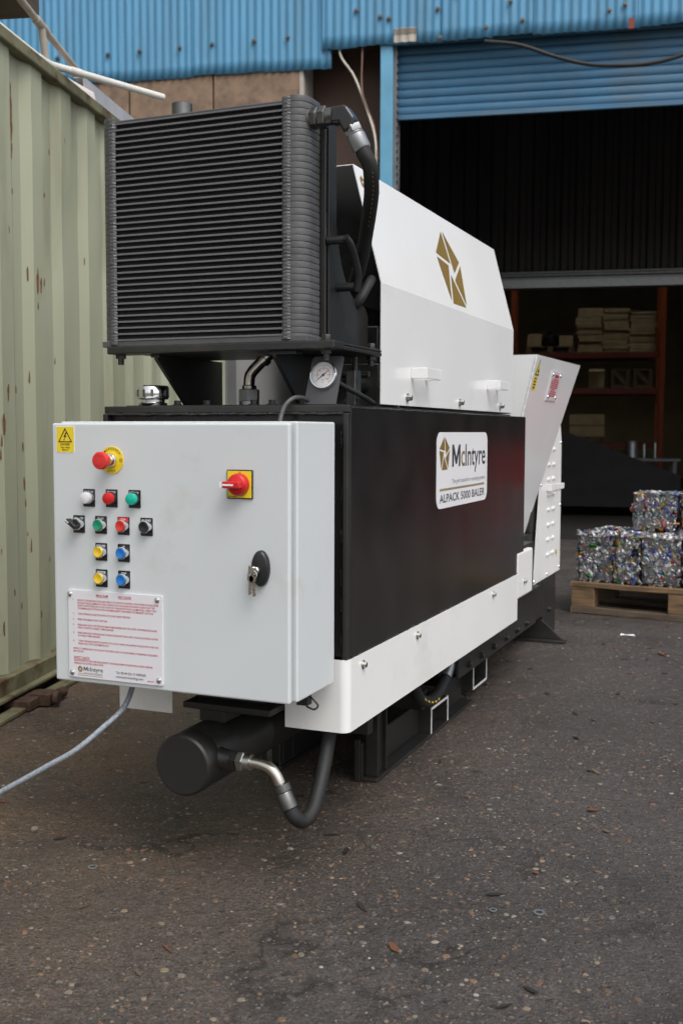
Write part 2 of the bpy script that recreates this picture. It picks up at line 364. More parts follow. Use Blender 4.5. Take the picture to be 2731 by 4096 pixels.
# concrete wall panels below the cladding
for a, b in [(-8.0, -7.0), (-6.98, -6.12), (-6.10, -5.27), (-5.25, -4.43), (-4.41, -3.59), (-3.574, -2.75), (-2.734, -1.91)]:
    mb = MB(); mb.box(a, b, .0, .18, 0, 4.72); obj('concrete_panel', mb, 'concrete_brown', wh, bevel=.008)
mb = MB(); mb.box(-8.0, -1.90, .185, .30, 0, 7.4); obj('backing_wall', mb, 'wood_dark', wh)
mb = MB(); mb.box(-1.908, -1.868, .004, .41, 0, 4.60); obj('wall_end', mb, 'concrete_light', wh, bevel=.005)
mb = MB(); mb.box(-1.867, -1.10, .42, .47, 0, 7.4); obj('brown_panel', mb, 'brown_sheet', wh)
mb = MB(); mb.box(-1.867, -1.0, .02, .41, 4.62, 4.72); obj('soffit', mb, 'brown_sheet', wh)
mb = MB(); mb.box(-1.142, -1.028, -.03, .40, 0, 4.60); obj('door_post', mb, 'post_blue', wh, bevel=.006)
mb = MB(); mb.box(-1.027, -1.0, .02, .10, 0, 4.6); mb.box(-1.027, -1.0, .21, .24, 0, 4.6)
for i in range(60): mb.box(-1.0, -.992, .02, .10, .3 + i * .07, .33 + i * .07)
obj('shutter_guide', mb, 'dark_steelwork', wh)
# roller shutter of separate curved laths
sh = MB(); sh.box(-1.02, 6.6, .10, .60, 4.75, 5.3); rs = obj('roller_shutter', sh, 'dark_steelwork', wh)
lath = MB(); V = []; prof = [(.0, .0), (-.006, .008), (-.011, .022), (-.0125, .038), (-.011, .054), (-.006, .067), (.0, .074), (.006, .0765)]
for u in [-1.01 + i * .3 for i in range(26)]:
    sag = .0035 * noise.noise(Vector((u * .9, 1.3, 0)))
    for y, z in prof: V.append((u, y + sag, z))
k = len(prof)
lath.add(V, [(i * k + j, (i + 1) * k + j, (i + 1) * k + j + 1, i * k + j + 1) for i in range(25) for j in range(k - 1)], 0, True)
lme = lath.mesh('slat', ['shutter_blue'])
for i in range(11): obj('slat', lme, None, rs, (0, .15 + random.uniform(-.002, .002), 3.93 + i * .0775))
mb = MB(); mb.box(-1.01, 6.49, .125, .165, 3.885, 3.928); obj('bottom_rail', mb, 'shutter_blue', rs, bevel=.004)
# wires and a slack hose hung in front of the shutter
for nm, pts, rr, m in [('wire', [(-1.53, -.02, 4.56), (-1.505, -.02, 4.43), (-1.382, -.01, 4.248), (-1.253, -.01, 3.915), (-1.19, -.02, 3.70), (-1.177, -.03, 3.50), (-1.19, -.03, 3.2)], .010, 'wire_white'),
                       ('wire', [(-1.309, -.02, 4.55), (-1.315, -.02, 4.16), (-1.27, -.015, 3.98), (-1.199, -.01, 3.79), (-1.165, -.035, 3.5)], .008, 'wire_brown'),
                       ('slack_hose', [(-.2, -.07, 4.47), (.10, -.07, 4.42), (.402, -.07, 4.305), (.66, -.07, 4.225), (.889, -.07, 4.195), (1.2, -.07, 4.19), (1.489, -.07, 4.245), (1.9, -.07, 4.40)], .018, 'rubber')]:
    obj(nm, MB().tube(cr(pts, 6), rr, 8), m, wh)
# shell: flank walls, roof, far wall, floor, facade beyond the doorway
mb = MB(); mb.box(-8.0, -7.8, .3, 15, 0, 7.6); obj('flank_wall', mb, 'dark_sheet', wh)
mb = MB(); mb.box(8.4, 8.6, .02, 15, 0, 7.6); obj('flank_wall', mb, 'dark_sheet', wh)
for y0, y1 in ((.0, 8.4), (8.86, 15.4)): obj('roof', MB().box(-8.2, 8.8, y0, y1, 7.6, 7.75), 'dark_sheet', wh)  # unseen open slot between the roof halves, added to let sky light brighten the racking
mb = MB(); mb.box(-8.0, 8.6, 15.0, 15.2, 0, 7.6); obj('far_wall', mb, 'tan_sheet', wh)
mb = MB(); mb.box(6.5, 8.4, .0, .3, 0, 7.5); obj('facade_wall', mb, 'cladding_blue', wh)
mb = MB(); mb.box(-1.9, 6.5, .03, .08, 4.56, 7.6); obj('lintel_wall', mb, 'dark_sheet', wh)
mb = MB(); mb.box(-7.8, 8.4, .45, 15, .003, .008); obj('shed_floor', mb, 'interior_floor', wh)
# inner partition with an open lower part
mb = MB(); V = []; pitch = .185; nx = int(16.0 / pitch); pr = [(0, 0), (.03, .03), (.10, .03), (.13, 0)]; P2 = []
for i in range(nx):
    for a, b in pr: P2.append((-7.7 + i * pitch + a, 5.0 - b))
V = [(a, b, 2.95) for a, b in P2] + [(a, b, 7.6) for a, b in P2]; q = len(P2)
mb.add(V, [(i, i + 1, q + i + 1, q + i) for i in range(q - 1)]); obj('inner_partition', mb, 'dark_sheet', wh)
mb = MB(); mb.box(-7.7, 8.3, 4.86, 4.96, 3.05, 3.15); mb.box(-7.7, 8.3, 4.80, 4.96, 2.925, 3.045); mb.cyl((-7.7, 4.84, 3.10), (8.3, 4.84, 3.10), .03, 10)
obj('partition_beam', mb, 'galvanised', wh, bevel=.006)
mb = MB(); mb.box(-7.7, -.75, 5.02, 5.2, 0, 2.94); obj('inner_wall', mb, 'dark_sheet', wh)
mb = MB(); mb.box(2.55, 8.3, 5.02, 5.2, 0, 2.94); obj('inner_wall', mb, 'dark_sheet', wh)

# ---------------------------------------------------------------- shipping container (local x = along its side, y = away from the yard)
AC = R_(104.); UC = Vector((math.cos(AC), math.sin(AC), 0)); VC = Vector((-math.sin(AC), math.cos(AC), 0))
def atc(u, v, z=0.): return UC * u + VC * (v + 1.34) + Vector((0, 0, z))
ct = empty('shipping_container', atc(0, 0), AC)
tag(ct, 'pale green corrugated steel shipping container with rust spots at the left of the yard', 'container')
def trap(u0, u1, z0, z1):
    mb = MB(); P2 = []; u = u0; pitch = .278
    while u < u1:
        for a, b in [(0, .025), (.070, .025), (.122, .0), (.220, .0), (.278, .025)]: P2.append((u + a, b + .012))
        u += pitch
    q = len(P2); zs = [z0 + (z1 - z0) * i / 14 for i in range(15)]; V = [(a, b + .0045 * noise.noise(Vector((a * 2.1, z * 2.6, 0))) + .003 * noise.noise(Vector((a * 6, z * 5, 3))), z) for z in zs for a, b in P2]
    mb.add(V, [(j * q + i, j * q + i + 1, (j + 1) * q + i + 1, (j + 1) * q + i) for j in range(len(zs) - 1) for i in range(q - 1)]); return mb
obj('side_panel', trap(-.30, 5.9, .12, 2.40), 'container_green', ct)
mb = MB(); mb.box(-.36, 5.96, -.012, .06, 2.398, 2.445); obj('top_rail', mb, 'container_rail', ct, bevel=.006)
mb = MB(); mb.box(-.36, 5.96, -.02, .05, .055, .125); mb.box(-.36, 5.96, -.045, .0, .052, .066); obj('bottom_rail', mb, 'container_rail', ct, bevel=.004)
mb = MB(); mb.box(-.36, 5.96, .02, .05, .005, .055); obj('rail_web', mb, 'container_rail', ct)
mb = MB(); mb.box(-.36, 5.96, -.085, -.03, .003, .018); obj('skid_edge', mb, 'container_rail', ct, bevel=.003)
mb = MB(); mb.box(-.36, 5.96, .06, 2.42, 2.40, 2.43); obj('roof', mb, 'container_rail', ct)
mb = MB(); mb.box(-.35, -.33, .02, 2.42, .12, 2.40); mb.box(5.92, 5.94, .02, 2.42, .12, 2.40); mb.box(-.36, 5.96, 2.40, 2.44, .12, 2.40); obj('end_wall', mb, 'container_green', ct)
mb = MB(); mb.box(1.42, 1.60, -.10, .0, .004, .042); mb.box(1.50, 1.58, -.14, -.06, .004, .05); mb.lathe((1.52, -.17, .035), (0, 1, 0), [(.012, 0), (.026, 0), (.026, .02), (.012, .02)], 14)
mb.lathe((1.60, -.13, .03), (1, 0, -.1), [(.018, 0), (.02, .05), (.008, .06)], 10); obj('rusty_lug', mb, 'rust', ct, bevel=.004)
rng = random.Random(3)
rme = []
for k in range(4):
    mb = MB(); q = []
    for i in range(9): a = 2 * math.pi * i / 9; q.append((math.cos(a) * rng.uniform(.4, 1.1) * .009, math.sin(a) * rng.uniform(.5, 1.4) * .014))
    mb.prism(q, lambda a, b, d: (a, d, b), 0, -.0012); rme.append(mb.mesh('rust_spot', ['rust_stain']))
for u, z, s in [(1.47, 1.20, 2.2), (1.53, 1.16, 1.), (1.475, .93, .9), (1.63, 1.17, .8), (1.695, .96, .7), (1.70, .82, 1.1), (1.71, .74, .9), (1.72, .62, .6), (1.735, .57, 1.), (1.47, .58, .5), (1.475, .30, 1.5),
                (1.74, 1.22, .8), (1.78, .10 + .2, .7), (1.62, 2.20, 1.9), (1.632, 2.12, 1.7), (1.635, 2.05, 1.1), (1.63, 2.27, .9), (1.74, 1.62, 1.2), (1.80, 1.60, 1.5), (1.83, 1.585, .9), (1.49, 1.05, 1.6), (1.48, .98, .9), (1.98, 2.13, .8), (1.93, 1.95, .6), (2.08, 2.20, .5), (2.3, 1.75, .6), (1.56, 1.75, .5), (1.8, 1.5, .6), (2.0, 1.3, .5), (2.05, 1.05, .7), (2.2, .95, .5), (1.55, .42, .7), (1.66, .35, .6), (1.86, 1.6, .5), (1.62, 1.9, .6), (1.9, .5, .6)]:
    fr = ((u + .30) % .278); y = .025 if fr < .070 else (.025 * (1 - (fr - .07) / .052) if fr < .122 else (0 if fr < .220 else .025 * (fr - .220) / .058))
    o = obj('rust_spot', rme[rng.randrange(4)], None, ct, (u, y + .011, z)); o.scale = (s * .8, 1, s * rng.uniform(1, 2.2))

# things lying on the container roof
def pipe_thing(name, pts, r, m, label, cat):
    P = [atc(*q) for q in pts]; root = P[0]
    o = obj(name, MB().tube([q - root for q in P], r, 16), m, None, root); return tag(o, label, cat)
pp = cr([(-.3, .03, 2.462), (.8, .03, 2.462), (1.6, .03, 2.463), (1.90, .03, 2.464), (2.00, .00, 2.466), (2.06, -.03, 2.466)], 5)
P = [atc(*q) for q in [(-.3, .03, 2.462), (1.9, .03, 2.463), (1.98, .015, 2.464), (2.05, -.03, 2.465)]]
endp = Vector((-1.615, 2.125, 2.468))
mb = MB(); root = P[0]; path = [q - root for q in P] + [endp - root]
mb.tube(path, .0145, 16, 0); mb.cyl(atc(1.88, .03, 2.463) - root, atc(1.93, .027, 2.463) - root, .0165, 16); mb.cyl(atc(2.05, -.03, 2.465) - root, (atc(2.05, -.03, 2.465) + (endp - atc(2.05, -.03, 2.465)).normalized() * .05) - root, .0165, 16)
tag(obj('plastic_pipe', mb, 'pvc_white', None, root), 'white plastic pipe with an elbow jutting off the container roof', 'pipe')
a0 = atc(1.80, .10, 2.70); a1 = atc(2.075, .10, 2.654); a2 = atc(2.48, .10, 2.590); a3 = atc(2.135, .10, 2.46)
mb = MB(); mb.tube([a0 - a0, a1 - a0, a2 - a0], .014, 14); mb.tube([a1 - a0, (a1 * .6 + a3 * .4) - a0, a3 - a0], .0155, 14); mb.cyl((a1 + (a0 - a1) * .2) - a0, (a1 + (a2 - a1) * .12) - a0, .018, 14)
tag(obj('branch_pipe', mb, 'pvc_brown', None, a0), 'dirty grey branched pipe standing up behind the white pipe on the container', 'pipe')
g0 = atc(2.52, .10, 2.445)
pz = empty('steel_purlin', g0, AC); tag(pz, 'galvanised steel purlin with bolt holes lying on the container edge', 'purlin')
mb = MB(); mb.box(0, .9, 0, .004, 0, .150); mb.box(0, .9, .004, .05, .146, .150); mb.box(0, .9, .004, .05, 0, .004); obj('channel', mb, 'purlin_grey', pz)
hme = MB().cyl((0, .001, 0), (0, -.002, 0), .007, 12).mesh('bolt_hole', ['ink_black'])
for a, b in [(.06, .09), (.30, .05), (.55, .09)]: obj('bolt_hole', hme, None, pz, (a, 0, b))
s0 = atc(2.18, .06, 2.446)
mb = MB(); mb.add([(0, 0, 0), (.36, -.02, .0), (.36, .0, .085), (.02, .03, .07), (0, .30, 0), (.36, .30, .0), (.36, .30, .09), (.02, .30, .075)], [(0, 1, 2, 3), (3, 2, 6, 7), (1, 5, 6, 2), (0, 3, 7, 4), (4, 7, 6, 5), (0, 4, 5, 1)])
o = obj('foam_block', mb, 'foam_pink', None, s0, bevel=.006); o.rotation_euler = (0, 0, AC); tag(o, 'pale pink foam block tucked under the white pipe', 'foam')
w0 = atc(2.1, .50, 2.43)
o = obj('timber_beam', MB().box(-.6, .64, -.10, .12, .515, .70).box(-.1, .02, -.05, .05, 0, .514), 'wood_dark', None, w0, bevel=.006); o.rotation_euler = (0, 0, AC)
tag(o, 'dark timber beam end sticking out above the container roof', 'beam')

# ================================================================= BALER
BL = empty('baler', (-.30, 1.60, 0), 0, True)
tag(BL, 'black and white hydraulic can baler with grey control box and finned oil cooler', 'baler')
X, Y, Z = Vector((1, 0, 0)), Vector((0, 1, 0)), Vector((0, 0, 1))
yz = lambda x: (lambda a, b, d: (x + d, a, b))      # polygon in (y, z)
# --- oil tank
mb = MB(); mb.box(-.632, .027, .2736, 2.03, .489, 1.076)
tank = obj('oil_tank', mb, 'black_gloss', BL, bevel=.004, seg=3)
mb = MB(); mb.box(-.640, .0275, .262, .2730, 1.062, 1.080); mb.box(.0135, .0275, .255, .2730, .489, 1.0615); mb.box(-.640, -.626, .255, .2730, .489, 1.0615); obj('front_frame', mb, 'black_paint', tank, bevel=.003)
mb = MB(); mb.box(-.60, -.02, .30, 1.98, 1.0765, 1.083); obj('lid', mb, 'black_paint', tank, bevel=.002)
def bead(mb, p0, p1, r, step=.008):
    p0, p1 = Vector(p0), Vector(p1); k = max(2, int((p1 - p0).length / step)); pts = [p0.lerp(p1, i / k) + Vector((random.uniform(-1, 1), random.uniform(-1, 1), random.uniform(-1, 1))) * r * .25 for i in range(k + 1)]
    mb.tube(pts, [r * random.uniform(.6, 1.2) for _ in pts], 7)
mb = MB(); bead(mb, (-.625, .260, 1.060), (.013, .260, 1.060), .0045)
for a, b in [(.98, 1.02), (.85, .90), (.76, .79), (.66, .70), (.60, .63), (.51, .55)]: bead(mb, (.006, .270, a), (.006, .270, b), .0045)
bead(mb, (.026, .275, 1.074), (.026, 1.15, 1.074), .0028, .02); bead(mb, (.022, .268, .50), (.022, .268, 1.05), .002)
bead(mb, (.026, .28, .490), (.026, 2.02, .490), .003, .012)
obj('weld_bead', mb, 'weld', tank)
# --- white skirt
def skirt_poly(x0, x1, y0, y1, r, t, k=8):
    pts = [(x0, y0)] + [(x1 - r + r * math.sin(R_(90 * i / k)), y0 + r - r * math.cos(R_(90 * i / k))) for i in range(k + 1)] + [(x1, y1)]
    pin = [(x1 - t, y1)] + [(x1 - r + (r - t) * math.sin(R_(90 * i / k)), y0 + r - (r - t) * math.cos(R_(90 * i / k))) for i in range(k, -1, -1)] + [(x0, y0 + t)]
    return pts + pin
mb = MB(); mb.prism(skirt_poly(-.131, .031, .252, 1.922, .022, .003), lambda a, b, d: (a, b, d), .316, .4885)
skR = obj('skirt_panel', mb, 'white_paint', BL)
mb = MB(); mb.prism([(-.632 + (-.001 - a if False else 0), b) for a, b in []] or [(-.597, .252), (-.442, .252), (-.442, .255), (-.594, .255), (-.594, 1.92), (-.597, 1.92)], lambda a, b, d: (a, b, d), .316, .4885)
skL = obj('skirt_panel', mb, 'white_paint', BL)
mb = MB(); mb.box(.005, .0305, 1.9235, 2.172, .392, .565); skS = obj('skirt_end', mb, 'white_paint', BL, bevel=.006)
b1 = MB().hexbolt((0, 0, 0), (1, 0, 0), .0078, .008, 0, wr=.0112).mesh('bolt', ['zinc'])
for y in (.345, .751, 1.563): obj('bolt', b1, None, skR, (.031, y, .462))
obj('bolt', b1, None, skS, (.0305, 2.033, .448))
# --- motor hood
hx0, hx1, hy0, hy1 = -.475, -.02, .594, 2.007
prof = [(hx1, 1.090), (hx1, 1.40), (-.100, 1.705), (-.395, 1.705), (hx0, 1.40), (hx0, 1.090)]
def offp(P, t):
    o = []
    for i, (a, b) in enumerate(P):
        pa = Vector(P[max(i - 1, 0)]); pb = Vector((a, b)); pc = Vector(P[min(i + 1, len(P) - 1)]); d = (pc - pa).normalized(); o.append((a - d.y * t, b + d.x * t))
    return o
inner = offp(prof, .003); mb = MB()
for i in range(len(prof) - 1):
    (a, b), (c, d), (e, f), (g, h) = prof[i], prof[i + 1], inner[i], inner[i + 1]
    V = [(a, hy0, b), (c, hy0, d), (g, hy0, h), (e, hy0, f), (a, hy1, b), (c, hy1, d), (g, hy1, h), (e, hy1, f)]
    mb.add(V, [(0, 1, 5, 4), (2, 3, 7, 6), (0, 3, 2, 1), (4, 5, 6, 7)])
mb.add([(*prof[0][:1], hy0, prof[0][1]), (inner[0][0], hy0, inner[0][1]), (inner[0][0], hy1, inner[0][1]), (prof[0][0], hy1, prof[0][1])], [(0, 1, 2, 3)])
hood = obj('hood', mb, 'hood_paint', BL)
mb = MB(); mb.prism([(a * .985 - .004, b - .004) for a, b in inner], lambda a, b, d: (a, d, b), 1.995, 2.001); obj('hood_end', mb, 'hood_paint', hood)
mb = MB(); mb.box(hx0 + .003, hx0 + .032, hy0 + .002, hy0 + .006, 1.092, 1.395); obj('edge_flange', mb, 'hood_paint', hood)
SU = Vector((-.08, 0, .305)).normalized(); SN = Vector((.305, 0, .08)).normalized()
mb = MB(); logo(mb, Vector((-.02, 1.305, 1.40)) + SU * (.135 * 1.034) + SN * .0012, Y, SU, 1.0); obj('emblem', mb, 'gold', hood)
mb = MB(); logo(mb, Vector((-.0905, .632, 1.668)) + SN * .0012, Y, SU, .13); obj('emblem', mb, 'gold', hood)
mb = MB(); text(mb, 'McIntyre', Vector((-.0885, .655, 1.66)) + SN * .0012, Y, SU, .016, .10); obj('lettering', mb, 'ink_dark', hood)
for y in (.83, 1.635):
    mb = MB(); mb.box(-.02, .026, y, y + .004, 1.166, 1.196); mb.box(-.02, .026, y + .126, y + .130, 1.166, 1.196); mb.box(.022, .026, y + .0042, y + .1258, 1.166, 1.196); obj('grab_handle', mb, 'hood_paint', BL, bevel=.0015)
b2 = MB().hexbolt((0, 0, 0), (1, 0, 0), .0085, .012, 0, wr=.0122).mesh('bolt', ['zinc'])
for y in (.796, 1.303, 1.818): obj('bolt', b2, None, hood, (-.02, y, 1.112))
# --- hopper behind the tank: its flanks taper inwards towards the bottom
HP = [(2.314, 1.330), (2.312, 1.060), (2.312, .55), (2.926, .55), (3.242, 1.338)]
xr = lambda z: .005 - (1.33 - z) * .234
xl = lambda z: -.605 + (1.33 - z) * .234
mb = MB()
for t in (0, -.003):
    mb.add([(xr(z) + t, y, z) for y, z in HP], [(0, 1, 2, 3, 4)] if t == 0 else [(4, 3, 2, 1, 0)])
    mb.add([(xl(z) - t, y, z) for y, z in HP], [(4, 3, 2, 1, 0)])
for i, j in ((0, 1), (1, 2), (3, 4)):
    (ya, za), (yb, zb) = HP[i], HP[j]
    for t in (0, .003): mb.add([(xl(za), ya + t, za), (xr(za), ya + t, za), (xr(zb), yb + t, zb), (xl(zb), yb + t, zb)], [(0, 1, 2, 3)])
for i, j in ((4, 0),):
    for f_x, t in ((xr, -.003), (xl, .003)): mb.add([(f_x(HP[i][1]), *HP[i]), (f_x(HP[j][1]), *HP[j]), (f_x(HP[j][1]) + t, *HP[j]), (f_x(HP[i][1]) + t, *HP[i])], [(0, 1, 2, 3)])
hop = obj('hopper', mb, 'hood_paint', BL)
mb = MB(); bead(mb, (xr(1.328) - .002, 2.312, 1.328), (xr(1.07) - .002, 2.314, 1.07), .004); obj('weld_bead', mb, 'white_paint', hop)
def fx(y, z, d=0.): return Vector((xr(z) + .0006 + d, y, z))
mb = MB(); mb.add([fx(2.388, 1.318), fx(2.350, 1.250), fx(2.426, 1.250)], [(0, 1, 2)], 0); mb.add([fx(2.388, 1.310, .0006), fx(2.359, 1.255, .0006), fx(2.417, 1.255, .0006)], [(0, 1, 2)], 1)
mb.add([fx(2.380, 1.264, .001), fx(2.400, 1.259, .001), fx(2.404, 1.266, .001), fx(2.396, 1.277, .001), fx(2.382, 1.272, .001)], [(0, 1, 2, 3, 4)], 2)
obj('warning_triangle', mb, ['ink_black', 'sticker_yellow', 'ink_black'], hop)
mb = MB(); mb.add([fx(2.350, 1.246), fx(2.350, 1.190), fx(2.414, 1.190), fx(2.414, 1.246)], [(0, 1, 2, 3)], 0)
for k in range(4):
    z = 1.239 - .012 * k; mb.add([fx(2.358, z, .0006), fx(2.358, z - .0045, .0006), fx(2.406 - .006 * (k % 2), z - .0045, .0006), fx(2.406 - .006 * (k % 2), z, .0006)], [(0, 1, 2, 3)], 1)
obj('warning_sticker', mb, ['sticker_yellow', 'ink_black'], hop)
mb = MB(); mb.prism([(2.654, 1.282), (2.654, 1.156), (2.862, 1.156), (2.862, 1.282)], fx, 0, .003, 0)
ip = obj('notice_plate', mb, 'plate_white', hop)
mb = MB(); fq = lambda s, t: fx(2.654 + s * .208, 1.282 - .126 * t, .0036)
mb.add([fq(.34, .10), fq(.34, .21), fq(.74, .21), fq(.74, .10)], [(0, 1, 2, 3)])
for t, a, b in [(.25, .25, .80), (.32, .12, .88), (.39, .12, .84), (.46, .12, .86), (.53, .12, .84), (.60, .26, .62), (.67, .18, .80), (.74, .14, .84), (.81, .18, .78)]: mb.add([fq(a, t), fq(a, t + .04), fq(b, t + .04), fq(b, t)], [(0, 1, 2, 3)])
obj('lettering', mb, 'ink_red', ip)
sm = MB().lathe((0, 0, 0), (1, 0, 0), [(.008, 0), (.007, .003), (.003, .0045)], 12).mesh('screw', ['chrome'])
for y, z in [(2.682, 1.268), (2.838, 1.268), (2.682, 1.172), (2.838, 1.172)]: obj('screw', sm, None, ip, fx(y, z, .003))
# --- louvred guard of the exit door
GX = -.140
GP = [(3.060, .749), (2.950, .301), (3.579, .304), (3.567, .972), (3.535, 1.050), (3.19, 1.050)]
mb = MB(); mb.prism(GP, yz(GX), -.003, 0); mb.box(-.46, GX - .0035, 3.556, 3.562, .32, 1.03)
gd = obj('door_guard', mb, 'white_paint', BL)
lv = MB(); V = []; F = []
for i in range(7):
    a = math.pi * i / 6
    for sx, yy in ((0, -.030), (.007 * math.sin(a) + .001, -.020), (.008 * math.sin(a) + .001, .020), (0, .030)): V.append((sx, yy, -.009 * math.cos(a)))
for i in range(6):
    for j in range(3): F.append((i * 4 + j, i * 4 + j + 1, (i + 1) * 4 + j + 1, (i + 1) * 4 + j))
lv.add(V, F, 0, True); lvm = lv.mesh('louvre', ['white_paint'])
for k, z in enumerate((.934, .860, .788, .712, .638, .563, .490, .415)):
    for y in ((3.269, 3.379) if k else (3.379,)): obj('louvre', lvm, None, gd, (GX, y, z))
for y, z in [(3.088, .765), (3.552, .965), (3.56, .643), (3.558, .322), (3.257, .318), (2.970, .315)]: obj('screw', sm, None, gd, (GX, y, z))
mb = MB(); mb.box(GX + .001, GX + .024, 3.22, 3.224, .730, .764); mb.box(GX + .020, GX + .024, 3.2242, 3.36, .730, .764); mb.box(GX + .001, GX + .005, 3.365, 3.636, .725, .754); mb.box(-.20, GX + .0008, 3.632, 3.636, .725, .754); obj('grab_handle', mb, 'white_paint', BL, bevel=.002)
mb = MB(); gy = yz(GX + .0006); mb.add([gy(3.460, .420, 0), gy(3.460, .386, 0), gy(3.492, .386, 0), gy(3.492, .420, 0)], [(0, 1, 2, 3)], 0); mb.add([gy(3.476, .420, .0006), gy(3.466, .397, .0006), gy(3.486, .397, .0006)], [(0, 1, 2)], 1)
obj('warning_sticker', mb, ['sticker_yellow', 'ink_black'], gd)
# --- press frame
mb = MB(); mb.box(-.45, -.155, 2.60, 3.50, .16, .545); mb.box(-.45, -.155, 2.95, 3.50, .5455, 1.0); mb.box(-.52, -.060, 2.07, 2.5995, .19, .545); mb.box(-.46, -.16, 1.0, 2.068, .22, .485); obj('press_body', mb, 'black_paint', BL, bevel=.004)
mb = MB(); mb.box(-.058, -.045, 1.42, 2.60, .19, .345); mb.box(-.0585, -.030, 1.42, 2.60, .3455, .355); beam = obj('side_beam', mb, 'black_paint', BL, bevel=.003)
b3 = MB().hexbolt((0, 0, 0), (1, 0, 0), .012, .012, 0, wr=.014).mesh('bolt', ['black_paint'])
for y in (1.53, 1.69, 1.863, 2.052, 2.231, 2.40): obj('bolt', b3, None, beam, (-.045, y, .220))
mb = MB(); mb.box(-.545, -.535, 1.42, 2.44, .19, .345); obj('side_beam', mb, 'black_paint', BL)
for (x0, x1, s) in ((-.178, -.118, 1), (-.482, -.422, -1)):
    xw = x0 + .006 if s > 0 else x1 - .014
    mb = MB(); mb.box(x0, x1, .838, 1.86, .0, .012); mb.box(xw, xw + .008, .838, 1.86, .012, .112); obj('floor_skid', mb, 'black_paint', BL, bevel=.003)
    mb = MB(); mb.box(x0 + .016, x1 - .004, .858, .866, .0125, .30); mb.box(x0 + .036, x0 + .044, .8665, .928, .0125, .30); mb.box(x0 + .016, x1 - .004, .9285, .937, .0125, .30); mb.box(x0 - .006, x0 + .010, .828, .837, .0, .125); obj('leg', mb, 'black_paint', BL, bevel=.002)
mb = MB(); mb.box(-.50, -.13, .80, .84, .15, .21); mb.box(-.50, -.10, 1.2, 1.25, .13, .19); obj('cross_member', mb, 'black_paint', BL, bevel=.003)
def pocket(y0, y1, z0, z1, t, xo, opened):
    mb = MB(); mb.box(-.49, xo, y0, y0 + t, z0, z1); mb.box(-.49, xo, y1 - t, y1, z0, z1)
    mb.box(-.49, xo, y0 + t, y1 - t, z1 - t, z1) if opened != 'top' else mb.box(-.49, xo, y0 + t, y1 - t, z0, z0 + t)
    o = obj('fork_pocket', mb, 'black_paint', BL)
    mb = MB(); w = .0075; a, b = y0 - .001, y1 + .001; x0, x1 = xo + .0003, xo + .0022
    mb.box(x0, x1, a, a + w, z0, z1 + .001); mb.box(x0, x1, b - w, b, z0, z1 + .001)
    if opened != 'top': mb.box(x0, x1, a + w, b - w, z1 - w, z1 + .001)
    else: mb.box(x0, x1, a + w, b - w, z0, z0 + w)
    obj('painted_edge', mb, 'white_edge', o)
pocket(1.35, 1.54, .013, .100, .008, -.120, 'bottom')
pocket(1.862, 2.054, .048, .186, .008, -.120, 'top')
# rear legs with triangular outrigger feet
for s, xa in ((1, -.141), (-1, -.459)):
    mb = MB(); mb.box(xa - .012 * (s > 0), xa + .012 * (s < 0), 3.19, 3.485, .0, .42); mb.box(xa - .07 if s > 0 else xa + .0125, xa - .0125 if s > 0 else xa + .07, 3.19, 3.20, .0, .42); mb.box(xa - .07 if s > 0 else xa + .0125, xa - .0125 if s > 0 else xa + .07, 3.475, 3.485, .0, .42); obj('leg', mb, 'black_paint', BL, bevel=.004)
    mb = MB(); mb.prism([(xa - s * .15, .013), (xa + s * .105, .013), (xa + s * .0, .105), (xa - s * .03, .105), (xa - s * .15, .03)], lambda a, b, d: (a, d, b), 3.160, 3.172); mb.box(xa - .16 if s > 0 else xa - .12, xa + .12 if s > 0 else xa + .16, 3.115, 3.187, 0, .012); obj('foot', mb, 'black_paint', BL, bevel=.002)
mb = MB(); mb.box(-.154, -.142, 2.62, 3.185, .12, .46); obj('side_plate', mb, 'black_paint', BL, bevel=.003)
obj('bolt', b3, None, BL, Vector((-.140, 3.31, .135)) - BL.location)
# --- main ram cylinder, its fittings and hose
cc = Vector((-.30, .06, .255))
mb = MB(); mb.lathe(cc, Y, [(.066, 0), (.0705, .004), (.072, .006), (.072, .055), (.0705, .058), (.072, .061), (.072, .31), (.0735, .312), (.0735, .335), (.072, .337), (.072, .95)], 48)
ram = obj('ram_cylinder', mb, 'black_paint', BL)
mb = MB(); pa = Vector((-.234, .125, .262)); mb.lathe(pa, X, [(.03, -.02), (.027, 0), (.024, .008), (.022, .03)], 20); obj('port_boss', mb, 'black_paint', ram)
mb = MB(); mb.lathe(pa + X * .026, X, [(.023, 0), (.023, .016)], 6, 0, False); obj('hex_fitting', mb, 'black_paint', ram)
mb = MB(); mb.lathe(pa + X * .0425, X, [(.018, 0), (.018, .004), (.023, .005), (.0235, .018), (.021, .020)], 6, 0, False); mb.cyl(pa + X * .060, pa + X * .078, .0185, 20); obj('hex_fitting', mb, 'zinc', ram)
ew = cr([pa + X * .07, (-.150, .125, .263), (-.128, .123, .262), (-.107, .122, .256), (-.091, .121, .243), (-.082, .12, .228), (-.0765, .12, .212)], 6)
obj('elbow_pipe', MB().tube(ew, .0135, 18), 'steel', BL)
dd = (Vector((-.058, .12, .172)) - Vector((-.0775, .12, .216))).normalized(); q0 = Vector((-.0785, .12, .222))
mb = MB(); mb.lathe(q0, dd, [(.014, -.002), (.021, .0), (.021, .016), (.019, .018), (.0205, .021), (.0205, .055), (.018, .057)], 22); obj('hose_ferrule', mb, 'dark_steel', BL)
hp = cr([q0 + dd * .05, (-.0575, .12, .172), (-.045, .125, .149), (-.035, .147, .135), (-.028, .18, .147), (-.030, .22, .181), (-.033, .26, .231), (-.037, .30, .296), (-.05, .34, .38), (-.08, .4, .47)], 8)
